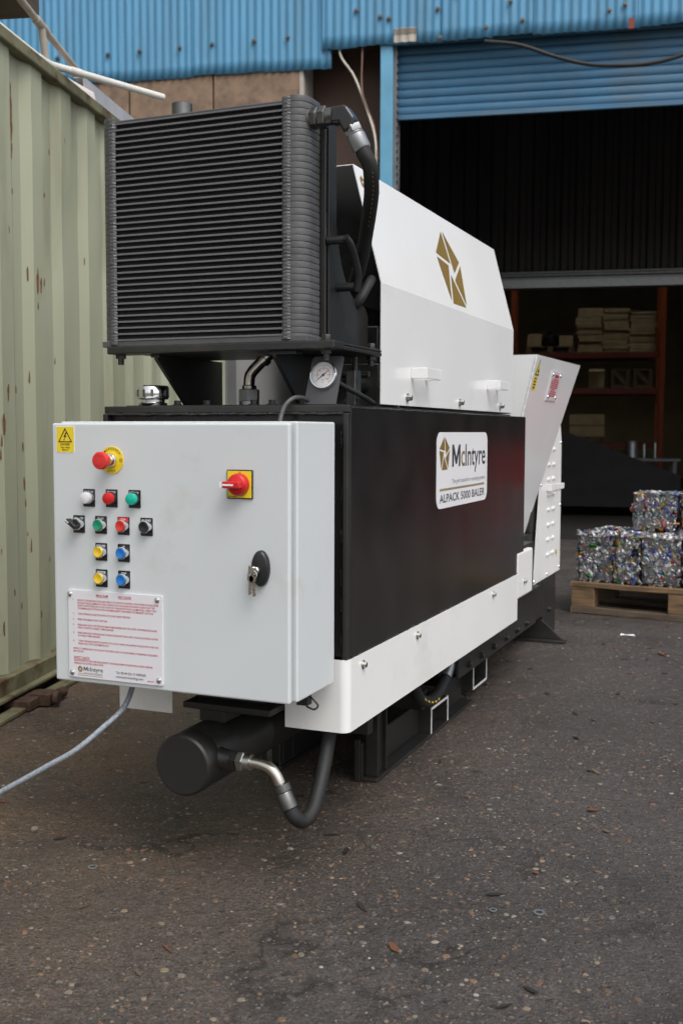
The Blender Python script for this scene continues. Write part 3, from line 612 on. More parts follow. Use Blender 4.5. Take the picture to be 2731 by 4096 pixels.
obj('hydraulic_hose', MB().tube(hp, .0168, 16), 'rubber', BL)
hp2 = cr([(-.08, 1.44, .258), (-.08, 1.403, .222), (-.08, 1.361, .191), (-.08, 1.29, .166), (-.08, 1.208, .161), (-.082, 1.12, .188), (-.085, 1.06, .245)], 8)
obj('hydraulic_hose', MB().tube(hp2, .019, 14), 'rubber', BL)
mb = MB(); mb.cyl((-.08, 1.43, .248), (-.08, 1.378, .203), .0215, 16); obj('hose_ferrule', mb, 'galvanised', BL)
mb = MB(); mb.lathe((-.10, 1.52, .225), X, [(.03, 0), (.03, .05), (.012, .051), (.012, .03)], 18); mb.lathe((-.10, 1.60, .245), X, [(.024, 0), (.024, .05), (.010, .051)], 18); obj('port_block', mb, 'black_paint', BL)
for k in range(5):
    a = hp2[28 + k * 3]; mb = MB(); mb.obox(a + Vector((.0188, 0, 0)), (.0006, 0, 0), (hp2[30 + k * 3] - a) * .35, (0, .0, .0025)); obj('hose_print', mb, 'sticker_yellow', BL)

# --- control box
mb = MB(); mb.box(-.594, .008, .024, .225, .441, 1.040)
cb = obj('control_box', mb, 'grey_enclosure', BL, bevel=.004, seg=3)
mb = MB(); mb.box(-.580, -.006, .0165, .0235, .456, 1.025); obj('door_seal', mb, 'ink_black', cb)
mb = MB(); mb.box(-.600, .0, .0, .016, .441, 1.036); obj('door', mb, 'grey_enclosure', cb, bevel=.0045, seg=3)
mb = MB(); mb.box(-.375, -.14, .19, .36, .352, .368); mb.box(-.335, -.265, .20, .30, .322, .3515); mb.box(-.36, -.18, .235, .262, .3685, .48); obj('box_bracket', mb, 'black_paint', BL, bevel=.003)
mb = MB(); mb.box(-.03, -.004, .10, .125, .415, .4405); mb.tube(cr([(-.006, .11, .437), (.012, .10, .43), (.022, .10, .418), (.012, .10, .409), (-.01, .11, .411)], 6), .0022, 6); obj('cable_tie', mb, 'plastic_black', BL)
# buttons: legend plate > bezel, cap, lettering
def P2(x, z, d=0.): return Vector((x, -d, z))
def button(cx, zt, txt, kind, capm, plate='plastic_black', ink='sticker_white'):
    c = P2(cx, zt - .0255)
    mb = MB(); mb.prism([(a, b - .0055 + .0) for a, b in rrect(.0305, .040, .001, 2)], lambda a, b, d: (a, d, b), 0, -.0018)
    if plate != 'plastic_black': mb.box(-.0135, .0135, -.0022, -.0019, .0045, .0135, 1)
    b = obj('push_button' if kind == 'push' else ('selector_switch' if kind == 'sel' else 'indicator_lamp'), mb, ['plastic_black', plate], BL, c + Vector((0, 0, .0)) - BL.location + Vector((0, 0, .0055)) * 0)
    o = Vector((0, 0, -.005))
    mb = MB()
    if kind == 'lamp':
        mb.lathe(o, -Y, [(.0145, .001), (.0145, .007), (.0135, .009)], 28); obj('bezel', mb, 'plastic_black' if capm != 'plastic_white' else 'zinc', b)
        mb = MB(); mb.lathe(o, -Y, [(.0128, .008), (.0132, .017), (.0122, .020), (.008, .0215), (.001, .022)], 28); obj('lens', mb, capm, b)
    elif kind == 'push':
        mb.lathe(o, -Y, [(.0146, .001), (.0146, .010), (.0140, .0135), (.0126, .0140), (.0120, .0125)], 28, cap=False); obj('bezel', mb, 'chrome', b)
        mb = MB(); mb.lathe(o, -Y, [(.0119, .005), (.0119, .0150), (.0110, .0165), (.0095, .0162), (.005, .0150), (.0005, .0146)], 28); obj('cap', mb, capm, b)
    else:
        mb.lathe(o, -Y, [(.0146, .001), (.0146, .010), (.0140, .0135), (.012, .0140)], 28); obj('bezel', mb, 'chrome', b)
        mb = MB(); mb.lathe(o, -Y, [(.0119, .012), (.0119, .017), (.010, .018)], 24)
        dv = Vector((-.82, 0, .57)).normalized(); dw = Vector((dv.z, 0, -dv.x)); mb.obox(o + Vector((0, -.024, 0)) + dv * .003, dv * .015, Vector((0, .0085, 0)), dw * .0045); obj('knob', mb, 'plastic_black', b, bevel=.0015)
        mb = MB(); mb.obox(o + Vector((0, -.0327, 0)) + dv * .012, dv * .005, Vector((0, .0004, 0)), dw * .0012); obj('pointer_mark', mb, 'sticker_white', b)
    mb = MB()
    if kind == 'sel':
        text(mb, 'HAND', (-.0125, -.0025, .0065), X, Z, .0040, .0095, .02); text(mb, 'AUTO', (.003, -.0025, .0065), X, Z, .0040, .0095, .02)
    else: text(mb, txt, (0, -.0025, .0065), X, Z, .0042, min(.0235, .0033 * len(txt)), .02, center=True)
    obj('lettering', mb, ink, b)
    return b
BX = [-.4995, -.439, -.3785]; BX2 = [-.528, -.4685, -.4085, -.348]
for x, z, t, k, m in [(BX[0], .8985, 'POWER ON', 'lamp', 'plastic_white'), (BX[1], .899, 'TRIPPED', 'lamp', 'plastic_red'), (BX[2], .899, 'E-STOP OK', 'lamp', 'lamp_green'),
                      (BX2[0], .838, '', 'sel', ''), (BX2[1], .838, 'START', 'push', 'plastic_green'), (BX2[2], .838, 'STOP', 'push', 'stop_red'), (BX2[3], .838, 'EM RESET', 'push', 'plastic_black'),
                      (BX2[1], .777, 'FORWARD', 'push', 'plastic_yellow'), (BX2[2], .777, 'UP', 'push', 'plastic_blue'), (BX2[1], .717, 'REVERSE', 'push', 'plastic_yellow'), (BX2[2], .717, 'DOWN', 'push', 'plastic_blue')]:
    button(x, z + .0, t, k, m, plate='stop_red' if t == 'STOP' else 'plastic_black')
# emergency stop
ec = P2(-.4375, .9535); es = obj('emergency_stop', MB().lathe((0, 0, 0), -Y, [(.0303, 0), (.0303, .0018)], 48), 'sticker_yellow', BL, ec - BL.location)
mb = MB(); mb.lathe((0, 0, 0), -Y, [(.0150, .0019), (.0150, .010), (.0135, .012), (.0105, .0125), (.0105, .024)], 28); obj('collar', mb, 'chrome', es)
mb = MB(); mb.lathe((0, 0, 0), -Y, [(.0115, .022), (.014, .030), (.0185, .036), (.0200, .040), (.0198, .046), (.0180, .0495), (.012, .0505), (.0005, .0505)], 36); obj('mushroom_head', mb, 'stop_red', es)
mb = MB()
for a0 in (40, 220):
    V = []; k = 12
    for i in range(k + 1):
        a = R_(a0 + 110 * i / k)
        for r in (.0105, .012): V.append((r * math.cos(a), -.0509, r * math.sin(a)))
    mb.add(V, [(2 * i, 2 * i + 1, 2 * i + 3, 2 * i + 2) for i in range(k)])
obj('arrow_mark', mb, 'plastic_red', es)
mb = MB()
def arc(mb, s, r, mid, step, flip, cap):
    for i, ch in enumerate(s):
        a = R_(mid + (i - (len(s) - 1) / 2) * step * (1 if flip else -1)); rad = Vector((math.cos(a), 0, math.sin(a))); tg = Vector((math.sin(a), 0, -math.cos(a)))
        if flip: text(mb, ch, rad * (r + cap) + Vector((0, -.0023, 0)), -tg, -rad, cap, None, .012, center=True)
        else: text(mb, ch, rad * r + Vector((0, -.0023, 0)), tg, rad, cap, None, .012, center=True)
arc(mb, 'EMERGENCY', .0235, 90, 13.5, False, .0046); arc(mb, 'STOP', .0228, 270, 13.5, True, .0048)
V = []; 
for i in range(20):
    a = 2 * math.pi * i / 20
    for r in (.0033, .0040): V.append((.0245 + r * math.cos(a), -.0023, r * math.sin(a)))
mb.add(V, [(2 * i, 2 * i + 1, (2 * i + 3) % 40, (2 * i + 2) % 40) for i in range(20)])
mb.add([(.0222, -.0023, .0013), (.0268, -.0023, .0013), (.0245, -.0023, -.0030), (.0229, -.0024, .0009), (.0261, -.0024, .0009), (.0245, -.0024, -.0022)], [(0, 1, 4, 3), (1, 2, 5, 4), (2, 0, 3, 5)])
obj('lettering', mb, 'ink_black', es)
# isolator
ic = P2(-.1145, .9065)
iso = obj('isolator_switch', MB().box(-.031, .031, -.004, 0, -.031, .031), 'plastic_black', BL, ic - BL.location, bevel=.0015)
mb = MB(); mb.box(-.0285, .0285, -.0048, -.0042, -.0285, .0285); pl_ = obj('yellow_plate', mb, 'sticker_yellow', iso)
mb = MB(); mb.lathe((0, 0, 0), -Y, [(.0240, .005), (.0238, .014), (.0215, .021), (.013, .025), (.001, .026)], 32)
mb.obox((-.003, -.031, .0), (.0200, 0, 0), (0, .0095, 0), (0, 0, .0072)); obj('knob', mb, 'plastic_red', iso, bevel=.002)
mb = MB(); mb.box(-.0290, -.0232, -.0400, -.026, -.0058, .0058); mb.box(-.022, .004, -.0411, -.0406, -.0020, .0020); obj('pointer_mark', mb, 'sticker_white', iso)
mb = MB(); text(mb, 'Schneider', (-.0275, -.0051, -.0272), X, Z, .0032, .022, .012); text(mb, 'I on', (-.002, -.0051, .0245), X, Z, .0030, .006, .012); obj('lettering', mb, 'ink_black', iso)
# danger sticker
st = obj('danger_sticker', MB().prism(rrect(.0505, .0605, .002, 3), lambda a, b, d: (a, d, b), 0, -.0006), 'sticker_white', BL, P2(-.563, .9990) - BL.location)
mb = MB(); mb.prism(rrect(.0475, .0575, .0015, 3), lambda a, b, d: (a, d, b), -.0007, -.0009); obj('yellow_field', mb, 'sticker_yellow', st)
mb = MB(); t = -.0012
O3 = [(0, .0265), (-.0195, -.0065), (.0195, -.0065)]; I3 = [(0, .0215), (-.0155, -.0042), (.0155, -.0042)]
mb.add([(a, t, b) for a, b in O3 + I3], [(0, 1, 4, 3), (1, 2, 5, 4), (2, 0, 3, 5)])
mb.add([(a, t, b) for a, b in [(.0015, .0165), (-.0045, .0055), (-.0005, .0062), (-.003, -.0005), (.0045, .0085), (.0008, .0078), (.0045, .0150)]], [(0, 1, 2, 5, 6), (2, 3, 4, 5)])
mb.add([(a, t, b) for a, b in [(-.0045, .0), (-.0005, .0005), (-.0035, -.0038)]], [(0, 2, 1)])
text(mb, 'DANGER', (0, t, -.0135), X, Z, .0052, .0265, .015, center=True); text(mb, 'High voltage', (0, t, -.0195), X, Z, .0036, .0245, .015, center=True); text(mb, '380/415v', (0, t, -.0255), X, Z, .0036, .017, .015, center=True)
obj('lettering', mb, 'ink_black', st)
# instruction plate
pc = P2(-.4335, .5545); ipl = obj('instruction_plate', MB().prism(rrect(.250, .2015, .002, 3), lambda a, b, d: (a, d, b), 0, -.0045), 'plate_white', BL, pc - BL.location)
def pt(x, z): return Vector((x, -.0049, z)) - Vector((pc.x, 0, pc.z))
mb = MB(); B_ = .014
LINES = [(-.482, .6435, 'MAIN RAM', .032, .0050), (-.422, .6435, 'EXIT DOOR', .034, .0050),
 (-.546, .6315, '1.', .0035, .0036), (-.533, .6305, "UNLOCK THE RED ISOLATOR AND TURN IT TO THE 'ON' POSITION, THE 'POWER ON' INDICATOR", .216, .0040), (-.533, .6243, 'SHOULD THEN ILLUMINATE. IF NOT CHECK THAT THE BALER IN PLUGED IN AND THAT THE', .206, .0040),
 (-.533, .6181, "SUPPLY IS SWITCHED ON. IF THE 'E-STOP OK' INDICATOR IS NOT ILLUMINATED, CHECK THAT", .211, .0040), (-.533, .6119, "THE EMERGANCY STOP BUTTON HAS BEEN RESET THEN PRESS THE 'EM RESET' BUTTON.", .203, .0040),
 (-.546, .5995, '2.', .0035, .0036), (-.533, .5993, "TURN THE BLACK SELECTOR SWITCH TO THE 'HAND' POSITION.", .143, .0040), (-.546, .5865, '3.', .0035, .0036), (-.533, .5863, "PRESS THE GREEN 'START' BUTTON", .080, .0040),
 (-.546, .5740, '4.', .0035, .0036), (-.533, .5737, "PRESS AND HOLD THE YELLOW MAIN RAM 'REVERSE' BUTTON UNTIL THE PRESSURE GAUGE", .211, .0040), (-.533, .5675, 'READS 3100 PSI (214 BAR), THEN RELEASE.', .098, .0040),
 (-.546, .5555, '5.', .0035, .0036), (-.533, .5553, "PRESS AND HOLD THE BLUE EXIT DOOR 'DOWN' BUTTON UNTIL THE GAUGE READS 3100 PSI", .213, .0040), (-.533, .5491, '(214 BAR), THEN RELEASE.', .061, .0040),
 (-.546, .5370, '6.', .0035, .0036), (-.532, .5367, "TURN THE BLACK SELECTOR SWITCH TO 'AUTO', WHEN THE HOPPER IS FILLED WITH CANS THE", .214, .0040), (-.532, .5305, 'BALER WILL START AUTOMATICALLY.', .084, .0040),
 (-.5455, .5185, 'NOTE; IT IS IMPORTANT TO FOLLOW THE STEPS 4 AND 5 IN THIS ORDER, OTHERWISE A COLLISION', .2245, .0040), (-.5455, .5123, 'MAY OCCUR.', .028, .0040),
 (-.545, .4975, 'SAFETY NOTE:', .043, .0048), (-.545, .4907, 'ALWAYS SWITCH OFF AND DISCONNECT THE BALER FROM THE ELECTRICAL SUPPLY BEFORE', .211, .0040), (-.545, .4845, 'OPENING THE CONTROL BOX DOOR.', .081, .0040), (-.3475, .4595, 'JMC/CB/3', .017, .0028)]
for x, z, s, w, h in LINES: text(mb, s, pt(x, z), X, Z, h, w, B_)
for x, z, w in [(-.482, .6418, .032), (-.422, .6418, .034), (-.545, .4958, .043)]:
    q = pt(x, z); mb.add([q, q + X * w, q + X * w + Z * .0007, q + Z * .0007], [(0, 1, 2, 3)])
obj('lettering', mb, 'ink_red', ipl)
mb = MB(); logo(mb, pt(-.528, .4738), X, Z, .055, .06); q = pt(-.535, .4625)
for dz in (0, -.004): mb.add([q + Z * dz, q + X * .068 + Z * dz, q + X * .068 + Z * (dz + .0008), q + Z * (dz + .0008)], [(0, 1, 2, 3)])
obj('emblem', mb, 'gold', ipl); mb = MB(); text(mb, 'c', pt(-.5065, .4700), X, Z, .0098, .0055, .006); obj('lettering', mb, 'gold', ipl)
mb = MB(); big_m(mb, pt(-.5185, .4700), X, Z, .0110, .0095); text(mb, 'Intyre', pt(-.5005, .4700), X, Z, .0095, .0345, .008); obj('brand_name', mb, 'ink_dark', ipl); mb = MB()
text(mb, 'Tel: 00 44 (0)115 9409630', pt(-.431, .4705), X, Z, .0056, .079, .006); text(mb, 'www.jmcrecycling.com', pt(-.431, .4615), X, Z, .0056, .072, .006); text(mb, 'The gold standard in recycling systems', pt(-.518, .4645), X, Z, .0022, .05, .0); obj('lettering', mb, 'ink_dark', ipl)
ds = MB().lathe((0, 0, 0), -Y, [(.0065, 0), (.006, .002), (.004, .0034), (.0012, .0040)], 18).mesh('screw', ['chrome'])
for x, z in [(-.5535, .6455), (-.320, .6455), (-.5495, .4635), (-.3175, .4655)]: obj('screw', ds, None, ipl, pt(x, z) + Vector((0, .0004, 0)))
# lock handle
lc = P2(-.0645, .7295); el = [(.0205 * math.cos(2 * math.pi * i / 28), .0385 * math.sin(2 * math.pi * i / 28)) for i in range(28)]
mb = MB(); V = []; lv_ = [(1, 0), (1, .008), (.93, .012), (.82, .0135)]
for s_, d in lv_: V += [(a * s_, -d, b * s_) for a, b in el]
F = [(j * 28 + i, j * 28 + (i + 1) % 28, (j + 1) * 28 + (i + 1) % 28, (j + 1) * 28 + i) for j in range(3) for i in range(28)] + [tuple(84 + i for i in range(28))]
mb.add(V, F, 0, True); lk = obj('lock_handle', mb, 'plastic_black', BL, lc - BL.location)
mb = MB(); mb.lathe((-.006, -.013, -.004), -Y, [(.0085, 0), (.0085, .006), (.007, .0075)], 22); obj('lock_barrel', mb, 'chrome', lk)
# keys hang from the barrel: a thing of their own
kr = empty('key_ring', P2(-.0755, .723, .022)); tag(kr, 'bunch of small steel keys hanging from the control box lock', 'keys')
def key(name, ang, dx, sc):
    mb = MB(); mb.lathe((0, 0, 0), -Y, [(.0075, 0), (.0075, .0015)], 16); mb.box(-.0028, .0028, -.0015, 0, -.034, -.006)
    for i in range(3): mb.box(.0028, .0045, -.0014, -.0001, -.031 + i * .008, -.028 + i * .008)
    o = obj(name, mb, 'steel', kr, (dx, 0, -.014)); o.rotation_euler = (0, R_(ang), 0); o.scale = (sc, 1, sc); return o
obj('ring', MB().tube([(.010 * math.cos(a * .2618), .0 + .002 * math.sin(a * .5), -.008 + .0115 * math.sin(a * .2618)) for a in range(25)], .0009, 6, cap=False), 'zinc', kr)
key('key', 4, -.004, 1.); key('key', -5, .0015, 1.1)
mb = MB(); mb.obox((0, -.004, .006), (.0035, 0, 0), (0, .008, 0), (0, 0, .009)); obj('key_in_lock', mb, 'steel', kr, bevel=.001)
# --- tank label
LX = .0274
tl = obj('brand_label', MB().prism([(a + 1.1965, b + .9065) for a, b in rrect(.552, .222, .033, 8)], yz(LX), 0, .0008), 'sticker_white', BL)
fl = yz(LX + .0012); tx_ = lambda y, z: Vector(fl(y, z, 0))
mb = MB(); logo(mb, tx_(.994, .956), Y, Z, .40, .40); obj('emblem', mb, 'gold', tl); mb = MB(); text(mb, 'c', tx_(1.166, .9145), Y, Z, .068, .040, .006); obj('lettering', mb, 'gold', tl); mb = MB()
k = 62
for i in range(k):
    y = .949 + i * (1.442 - .949 - .006) / k; mb.add([fl(y, .8465, 0), fl(y + .0055, .8465, 0), fl(y + .0085, .8535, 0), fl(y + .003, .8535, 0)], [(0, 1, 2, 3)])
obj('rule_line', mb, 'gold', tl)
mb = MB(); big_m(mb, tx_(1.071, .9145), Y, Z, .086, .066); obj('brand_initial', mb, 'ink_dark', tl); mb = MB(); text(mb, 'Intyre', tx_(1.212, .9145), Y, Z, .066, .234, .008); obj('brand_name', mb, 'ink_dark', tl); mb = MB(); text(mb, 'ALPACK 5000 BALER', tx_(.950, .8125), Y, Z, .0235, .490, .012); obj('lettering', mb, 'ink_dark', tl)
mb = MB(); text(mb, 'The gold standard in recycling systems', tx_(1.072, .8655), Y, Z, .0125, .371, .0); obj('tagline', mb, 'ink_grey', tl)

# --- oil cooler
mb = MB(); mb.box(-.612, .0, .236, .300, 1.208, 1.226); mb.box(-.55, .0, .300, .545, 1.208, 1.218); mb.box(-.012, .0, .3, .545, 1.2182, 1.224); shelf = obj('cooler_shelf', mb, 'black_paint', BL, bevel=.003)
bb_ = MB().hexbolt((0, 0, 0), (0, 0, 1), .011, .012, 0, wr=.016).mesh('bolt', ['black_paint'])
for x, y in [(-.03, .262), (-.59, .262), (-.02, .52)]: obj('bolt', bb_, None, shelf, (x, y, 1.2262 if y < .3 else 1.2245))
for x, y in [(-.03, .262), (-.588, .262), (-.02, .52)]:
    mb = MB(); mb.lathe((x, y, 1.208), (0, 0, -1), [(.013, 0), (.013, .010)], 6, 0, False); mb.cyl((x, y, 1.198), (x, y, 1.183), .0075, 10); obj('nut', mb, 'black_paint', shelf)
for x in (-.492, -.168):
    mb = MB(); mb.prism([(.27, 1.2075), (.27, 1.195), (.41, 1.083), (.60, 1.083), (.60, 1.2075)], yz(x), -.005, .005); mb.box(x - .012, x + .06 if x > -.3 else x + .012, .266, .30, 1.1995, 1.2078); obj('gusset', mb, 'black_paint', shelf, bevel=.0015)
rad = None
zc0, zc1 = 1.243, 1.767; NB = 36; pit = (zc1 - zc0) / (NB - 1)
mb = MB(); mb.box(-.60, -.135, .330, .336, zc0, zc1); mb.box(-.636, -.075, .252, .338, 1.2265, zc0 - .002); mb.box(-.60, -.13, .252, .338, zc1 + .002, zc1 + .008); rad = obj('oil_cooler', mb, 'radiator_black', BL, bevel=.002)
bar = MB().box(-.590, -.134, .2505, .329, -.0021, .0021).mesh('cooler_bar', ['cooler_bar_grey'])
for i in range(NB): obj('cooler_bar', bar, None, rad, (0, 0, zc0 + i * pit))
mb = MB(); nf = 150
for i in range(NB - 1):
    z0, z1 = zc0 + i * pit + .0024, zc0 + (i + 1) * pit - .0024; V = []; F = []
    for j in range(nf + 1):
        x = -.589 + .454 * j / nf; zz = (z0, z1) if True else 0
        V += [(x, .2575 + .0016 * (j % 2), z0), (x + .0015 * (1 if j % 2 else -1), .2575 + .012 * (j % 2), z1)]
    mb.add(V, [(2 * j, 2 * j + 2, 2 * j + 3, 2 * j + 1) for j in range(nf)])
o = obj('fins', mb, 'fin_black', rad); o['kind'] = 'stuff'
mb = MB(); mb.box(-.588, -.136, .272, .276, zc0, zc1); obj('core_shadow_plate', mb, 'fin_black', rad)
def end_tank(x0, x1, sgn):
    """stack of rounded layers; sgn=+1 bulges to +x"""
    mb = MB(); y0, y1 = .2515, .337; rad_ = .038; pl = []
    if sgn > 0:
        pl = [(x0, y0)] + [(x1 - rad_ + rad_ * math.sin(R_(9 * i)), y0 + rad_ - rad_ * math.cos(R_(9 * i))) for i in range(11)] + [(x1, y1), (x0, y1)]
    else:
        pl = [(x1, y0), (x1, y1), (x0, y1)] + [(x0 + rad_ - rad_ * math.sin(R_(9 * i)), y0 + rad_ - rad_ * math.cos(R_(9 * i))) for i in range(10, -1, -1)]
    cx = x0 if sgn > 0 else x1; cy = (y0 + y1) / 2; n = len(pl); V = []; zs = []
    for i in range(NB + 1):
        z = zc0 - .012 + i * pit
        for dz, sc in ((0, .95), (.0007, .955), (.0012, .992), (.0024, 1.0), (pit - .0016, 1.0), (pit - .0006, .992)): zs.append((z + dz, sc))
    for z, sc in zs:
        for a, b in pl: V.append((cx + (a - cx) * (sc if abs(a - cx) > .001 else 1), cy + (b - cy) * (1 - (1 - sc) * .45), z))
    F = [(j * n + i, j * n + (i + 1) % n, (j + 1) * n + (i + 1) % n, (j + 1) * n + i) for j in range(len(zs) - 1) for i in range(n)]
    if sgn < 0: F = [f for f in F]
    mb.add(V, F, 0, True); mb.add(V[:n], [tuple(range(n - 1, -1, -1))]); mb.add(V[-n:], [tuple(range(n))]); return mb
obj('end_tank', end_tank(-.1165, -.080, 1), 'radiator_black', rad); obj('end_tank', end_tank(-.640, -.612, -1), 'radiator_black', rad)
for x in (-.127, -.600):
    mb = MB(); V = []; F = []; k = 260
    for i in range(k + 1):
        z = zc0 - .012 + (zc1 - zc0 + .026) * i / k; w = .0105 + .0012 * math.sin(i * 1.9) + random.uniform(-.0007, .0007); d = .0035 + .0014 * abs(math.sin(i * .75)) + random.uniform(0, .0006)
        V += [(x - w, .2515, z), (x - w * .45, .2515 - d, z), (x + w * .45, .2515 - d, z), (x + w, .2515, z)]
    mb.add(V, [(4 * i + j, 4 * i + j + 1, 4 * i + j + 5, 4 * i + j + 4) for i in range(k) for j in range(3)], 0, True)
    obj('weld_bead', mb, 'radiator_black', rad)
mb = MB(); mb.box(-.0795, -.0665, .3375, .349, 1.230, 1.775); mb.box(-.636, -.079, .3375, .345, 1.7665, 1.775); obj('side_strip', mb, 'black_paint', rad, bevel=.002)
SP = [(.350, 1.226), (.350, 1.760), (.395, 1.760), (.395, 1.52), (.412, 1.46), (.437, 1.41), (.47, 1.372), (.51, 1.350), (.565, 1.342), (.59, 1.335), (.606, 1.315), (.608, 1.226)]
mb = MB(); mb.prism(SP, yz(-.066), 0, .004); mb.box(-.63, -.0662, .391, .395, 1.23, 1.755); mb.box(-.63, -.626, .350, .3908, 1.23, 1.755); mb.box(-.6258, -.0662, .350, .3908, 1.752, 1.757); obj('fan_shroud', mb, 'black_paint', rad, bevel=.0015)
mb = MB(); mb.lathe((-.35, .395, 1.50), Y, [(.20, 0), (.20, .03), (.06, .035), (.06, .12), (.05, .125)], 30); obj('fan_motor', mb, 'black_paint', rad)
mb = MB(); mb.lathe((-.43, .30, 1.775), Z, [(.025, 0), (.025, .035), (.022, .037), (.019, .036), (.019, .01)], 24); obj('filler_neck', mb, 'dark_steel', rad)
mb = MB(); q = Vector((-.0655, .3433, 1.60)); text(mb, 'emmegi', q + Vector((0, 0, -.13)), Z, -Y, .0050, .062, .02); obj('lettering', mb, 'galvanised', rad)
# plastic grab bow on the shroud
mb = MB(); mb.cyl((-.062, .345, 1.468), (-.016, .345, 1.468), .010, 16); mb.cyl((-.062, .40, 1.365), (-.016, .40, 1.365), .010, 16); mb.tube(cr([(-.014, .335, 1.472), (-.008, .352, 1.456), (-.006, .378, 1.424), (-.006, .397, 1.390), (-.012, .404, 1.355)], 6), .0095, 12); obj('bow_handle', mb, 'plastic_black', rad)
# outlet boss, hex fittings, angled adaptor, ferrule, hose
e0 = Vector((-.10, .290, 1.737)); ed = Vector((1, .0, .0)).normalized()
mb = MB(); mb.lathe(e0, ed, [(.026, -.01), (.022, .012), (.0215, .022)], 22); obj('port_boss', mb, 'radiator_black', rad)
mb = MB(); mb.lathe(e0 + ed * .0215, ed, [(.0235, 0), (.0245, .002), (.0245, .013), (.0225, .015)], 6, 0, False); mb.cyl(e0 + ed * .036, e0 + ed * .041, .019, 18)
mb.lathe(e0 + ed * .0405, ed, [(.0235, 0), (.0255, .002), (.0255, .015), (.0235, .017)], 6, 0, False); mb.cyl(e0 + ed * .057, e0 + ed * .076, .0195, 18); obj('hex_fitting', mb, 'dark_steel', rad)
mb = MB(); EP = [(-.030, 1.755), (.004, 1.757), (.012, 1.752), (.031, 1.725), (.028, 1.703), (.006, 1.692), (-.008, 1.717), (-.030, 1.718)]
mb.prism(EP, lambda a, b, d: (a, .292 + d, b), -.018, .018); obj('angled_adaptor', mb, 'black_gloss', rad, bevel=.007, seg=3)
f0 = Vector((.019, .295, 1.706)); fd = (Vector((.046, .302, 1.647)) - f0).normalized()
mb = MB(); mb.lathe(f0, fd, [(.0195, -.006), (.0225, -.004), (.0225, .010), (.021, .012)], 6, 0, False); mb.lathe(f0 + fd * .0125, fd, [(.0195, 0), (.0205, .002), (.0195, .004), (.0215, .006), (.0218, .038), (.0195, .041)], 24); obj('hose_ferrule', mb, 'galvanised', rad)
hp3 = cr([f0 + fd * .03, f0 + fd * .062, (.054, .312, 1.628), (.0515, .33, 1.603), (.037, .37, 1.575), (.013, .42, 1.545), (-.014, .47, 1.51), (-.046, .52, 1.452), (-.078, .56, 1.405), (-.11, .60, 1.36), (-.15, .66, 1.30)], 8)
obj('hydraulic_hose', MB().tube(hp3, .0178, 18), 'rubber', BL)
mb = MB()
for i in range(20, 46, 2):
    a = hp3[i]; d = (hp3[i + 1] - a); sd_ = (d.cross(Vector((.38, -.92, 0)))).normalized(); fw_ = sd_.cross(d).normalized()
    if fw_.y > 0: fw_ = -fw_
    mb.obox(a + fw_ * .0174 - sd_ * .003, d * .38, sd_ * .0013, fw_ * .0006)
obj('hose_print', mb, 'gold', BL)
hp4 = cr([(-.05, .60, 1.41), (-.045, .555, 1.385), (-.055, .53, 1.35), (-.085, .54, 1.325), (-.13, .58, 1.30)], 8); obj('hydraulic_hose', MB().tube(hp4, .0125, 12), 'rubber', BL)
# --- tank top furniture
mb = MB(); V = []
gp = obj('gauge_plate', MB().prism([(-.1045, 1.083), (-.0225, 1.083), (-.0125, 1.192), (-.018, 1.196), (-.0865, 1.196), (-.0925, 1.190)], lambda a, b, d: (a, .300 + (b - 1.083) * .22 + d, b), 0, .003), 'plate_grey', BL)
gn = Vector((0, -1, .22)).normalized(); gc = Vector((-.0575, .300 + .067 * .22, 1.150)); gu = Vector((0, .22, 1)).normalized()
gg = obj('pressure_gauge', MB().lathe(gc, gn, [(.030, 0), (.034, .001), (.0342, .008), (.0325, .0115), (.0298, .012), (.0290, .0095)], 40, cap=False), 'chrome', BL)
obj('dial', MB().lathe(gc, gn, [(.0292, .004), (.0292, .0072)], 36), 'gauge_face', gg)
mb = MB(); g3 = gc + gn * .0077
for i in range(25):
    a = R_(225 - 270 * i / 24); d = X * math.cos(a) + gu * math.sin(a); w = d.cross(gn) * .0004; L0 = .0205 if i % 4 == 0 else .0225
    mb.add([g3 + d * L0 - w, g3 + d * L0 + w, g3 + d * .0255 + w, g3 + d * .0255 - w], [(0, 1, 2, 3)], 0)
for i in range(25):
    a = R_(225 - 270 * i / 24); b_ = R_(225 - 270 * (i + 1) / 24)
    if i < 24: mb.add([g3 + (X * math.cos(t_) + gu * math.sin(t_)) * r for t_, r in ((a, .0165), (a, .0175), (b_, .0175), (b_, .0165))], [(0, 1, 2, 3)], 1)
for i, t_ in enumerate(['0', '100', '200', '300', '400', '500', '600']):
    a = R_(225 - 45 * i); text(mb, t_, g3 + (X * math.cos(a) + gu * math.sin(a)) * .0135 - gu * .0012, X, gu, .0026, None, .01, 1, center=True)
text(mb, 'bar', g3 - gu * .013, X, gu, .0024, None, .01, 1, center=True); text(mb, 'psi', g3 - gu * .019, X, gu, .0022, None, .01, 0, center=True)
obj('dial_marks', mb, ['ink_black', 'ink_red'], gg)
mb = MB(); nd = (X * math.cos(R_(40)) + gu * math.sin(R_(40))); nw = nd.cross(gn); g4 = g3 + gn * .0006
mb.add([g4 - nd * .024, g4 + nw * .0012, g4 + nd * .009 + nw * .0007, g4 + nd * .013, g4 + nd * .009 - nw * .0007, g4 - nw * .0012], [(0, 1, 2, 3, 4, 5)]); mb.lathe(g4, gn, [(.003, 0), (.0025, .001)], 14); obj('needle', mb, 'ink_black', gg)
mb = MB(); mb.lathe((-.543, .335, 1.0835), Z, [(.036, 0), (.037, .006), (.031, .008), (.031, .014), (.0395, .016), (.0410, .020), (.0410, .046), (.038, .050), (.02, .051)], 36)
cap_ = obj('filler_cap', mb, 'chrome', BL)
mb = MB()
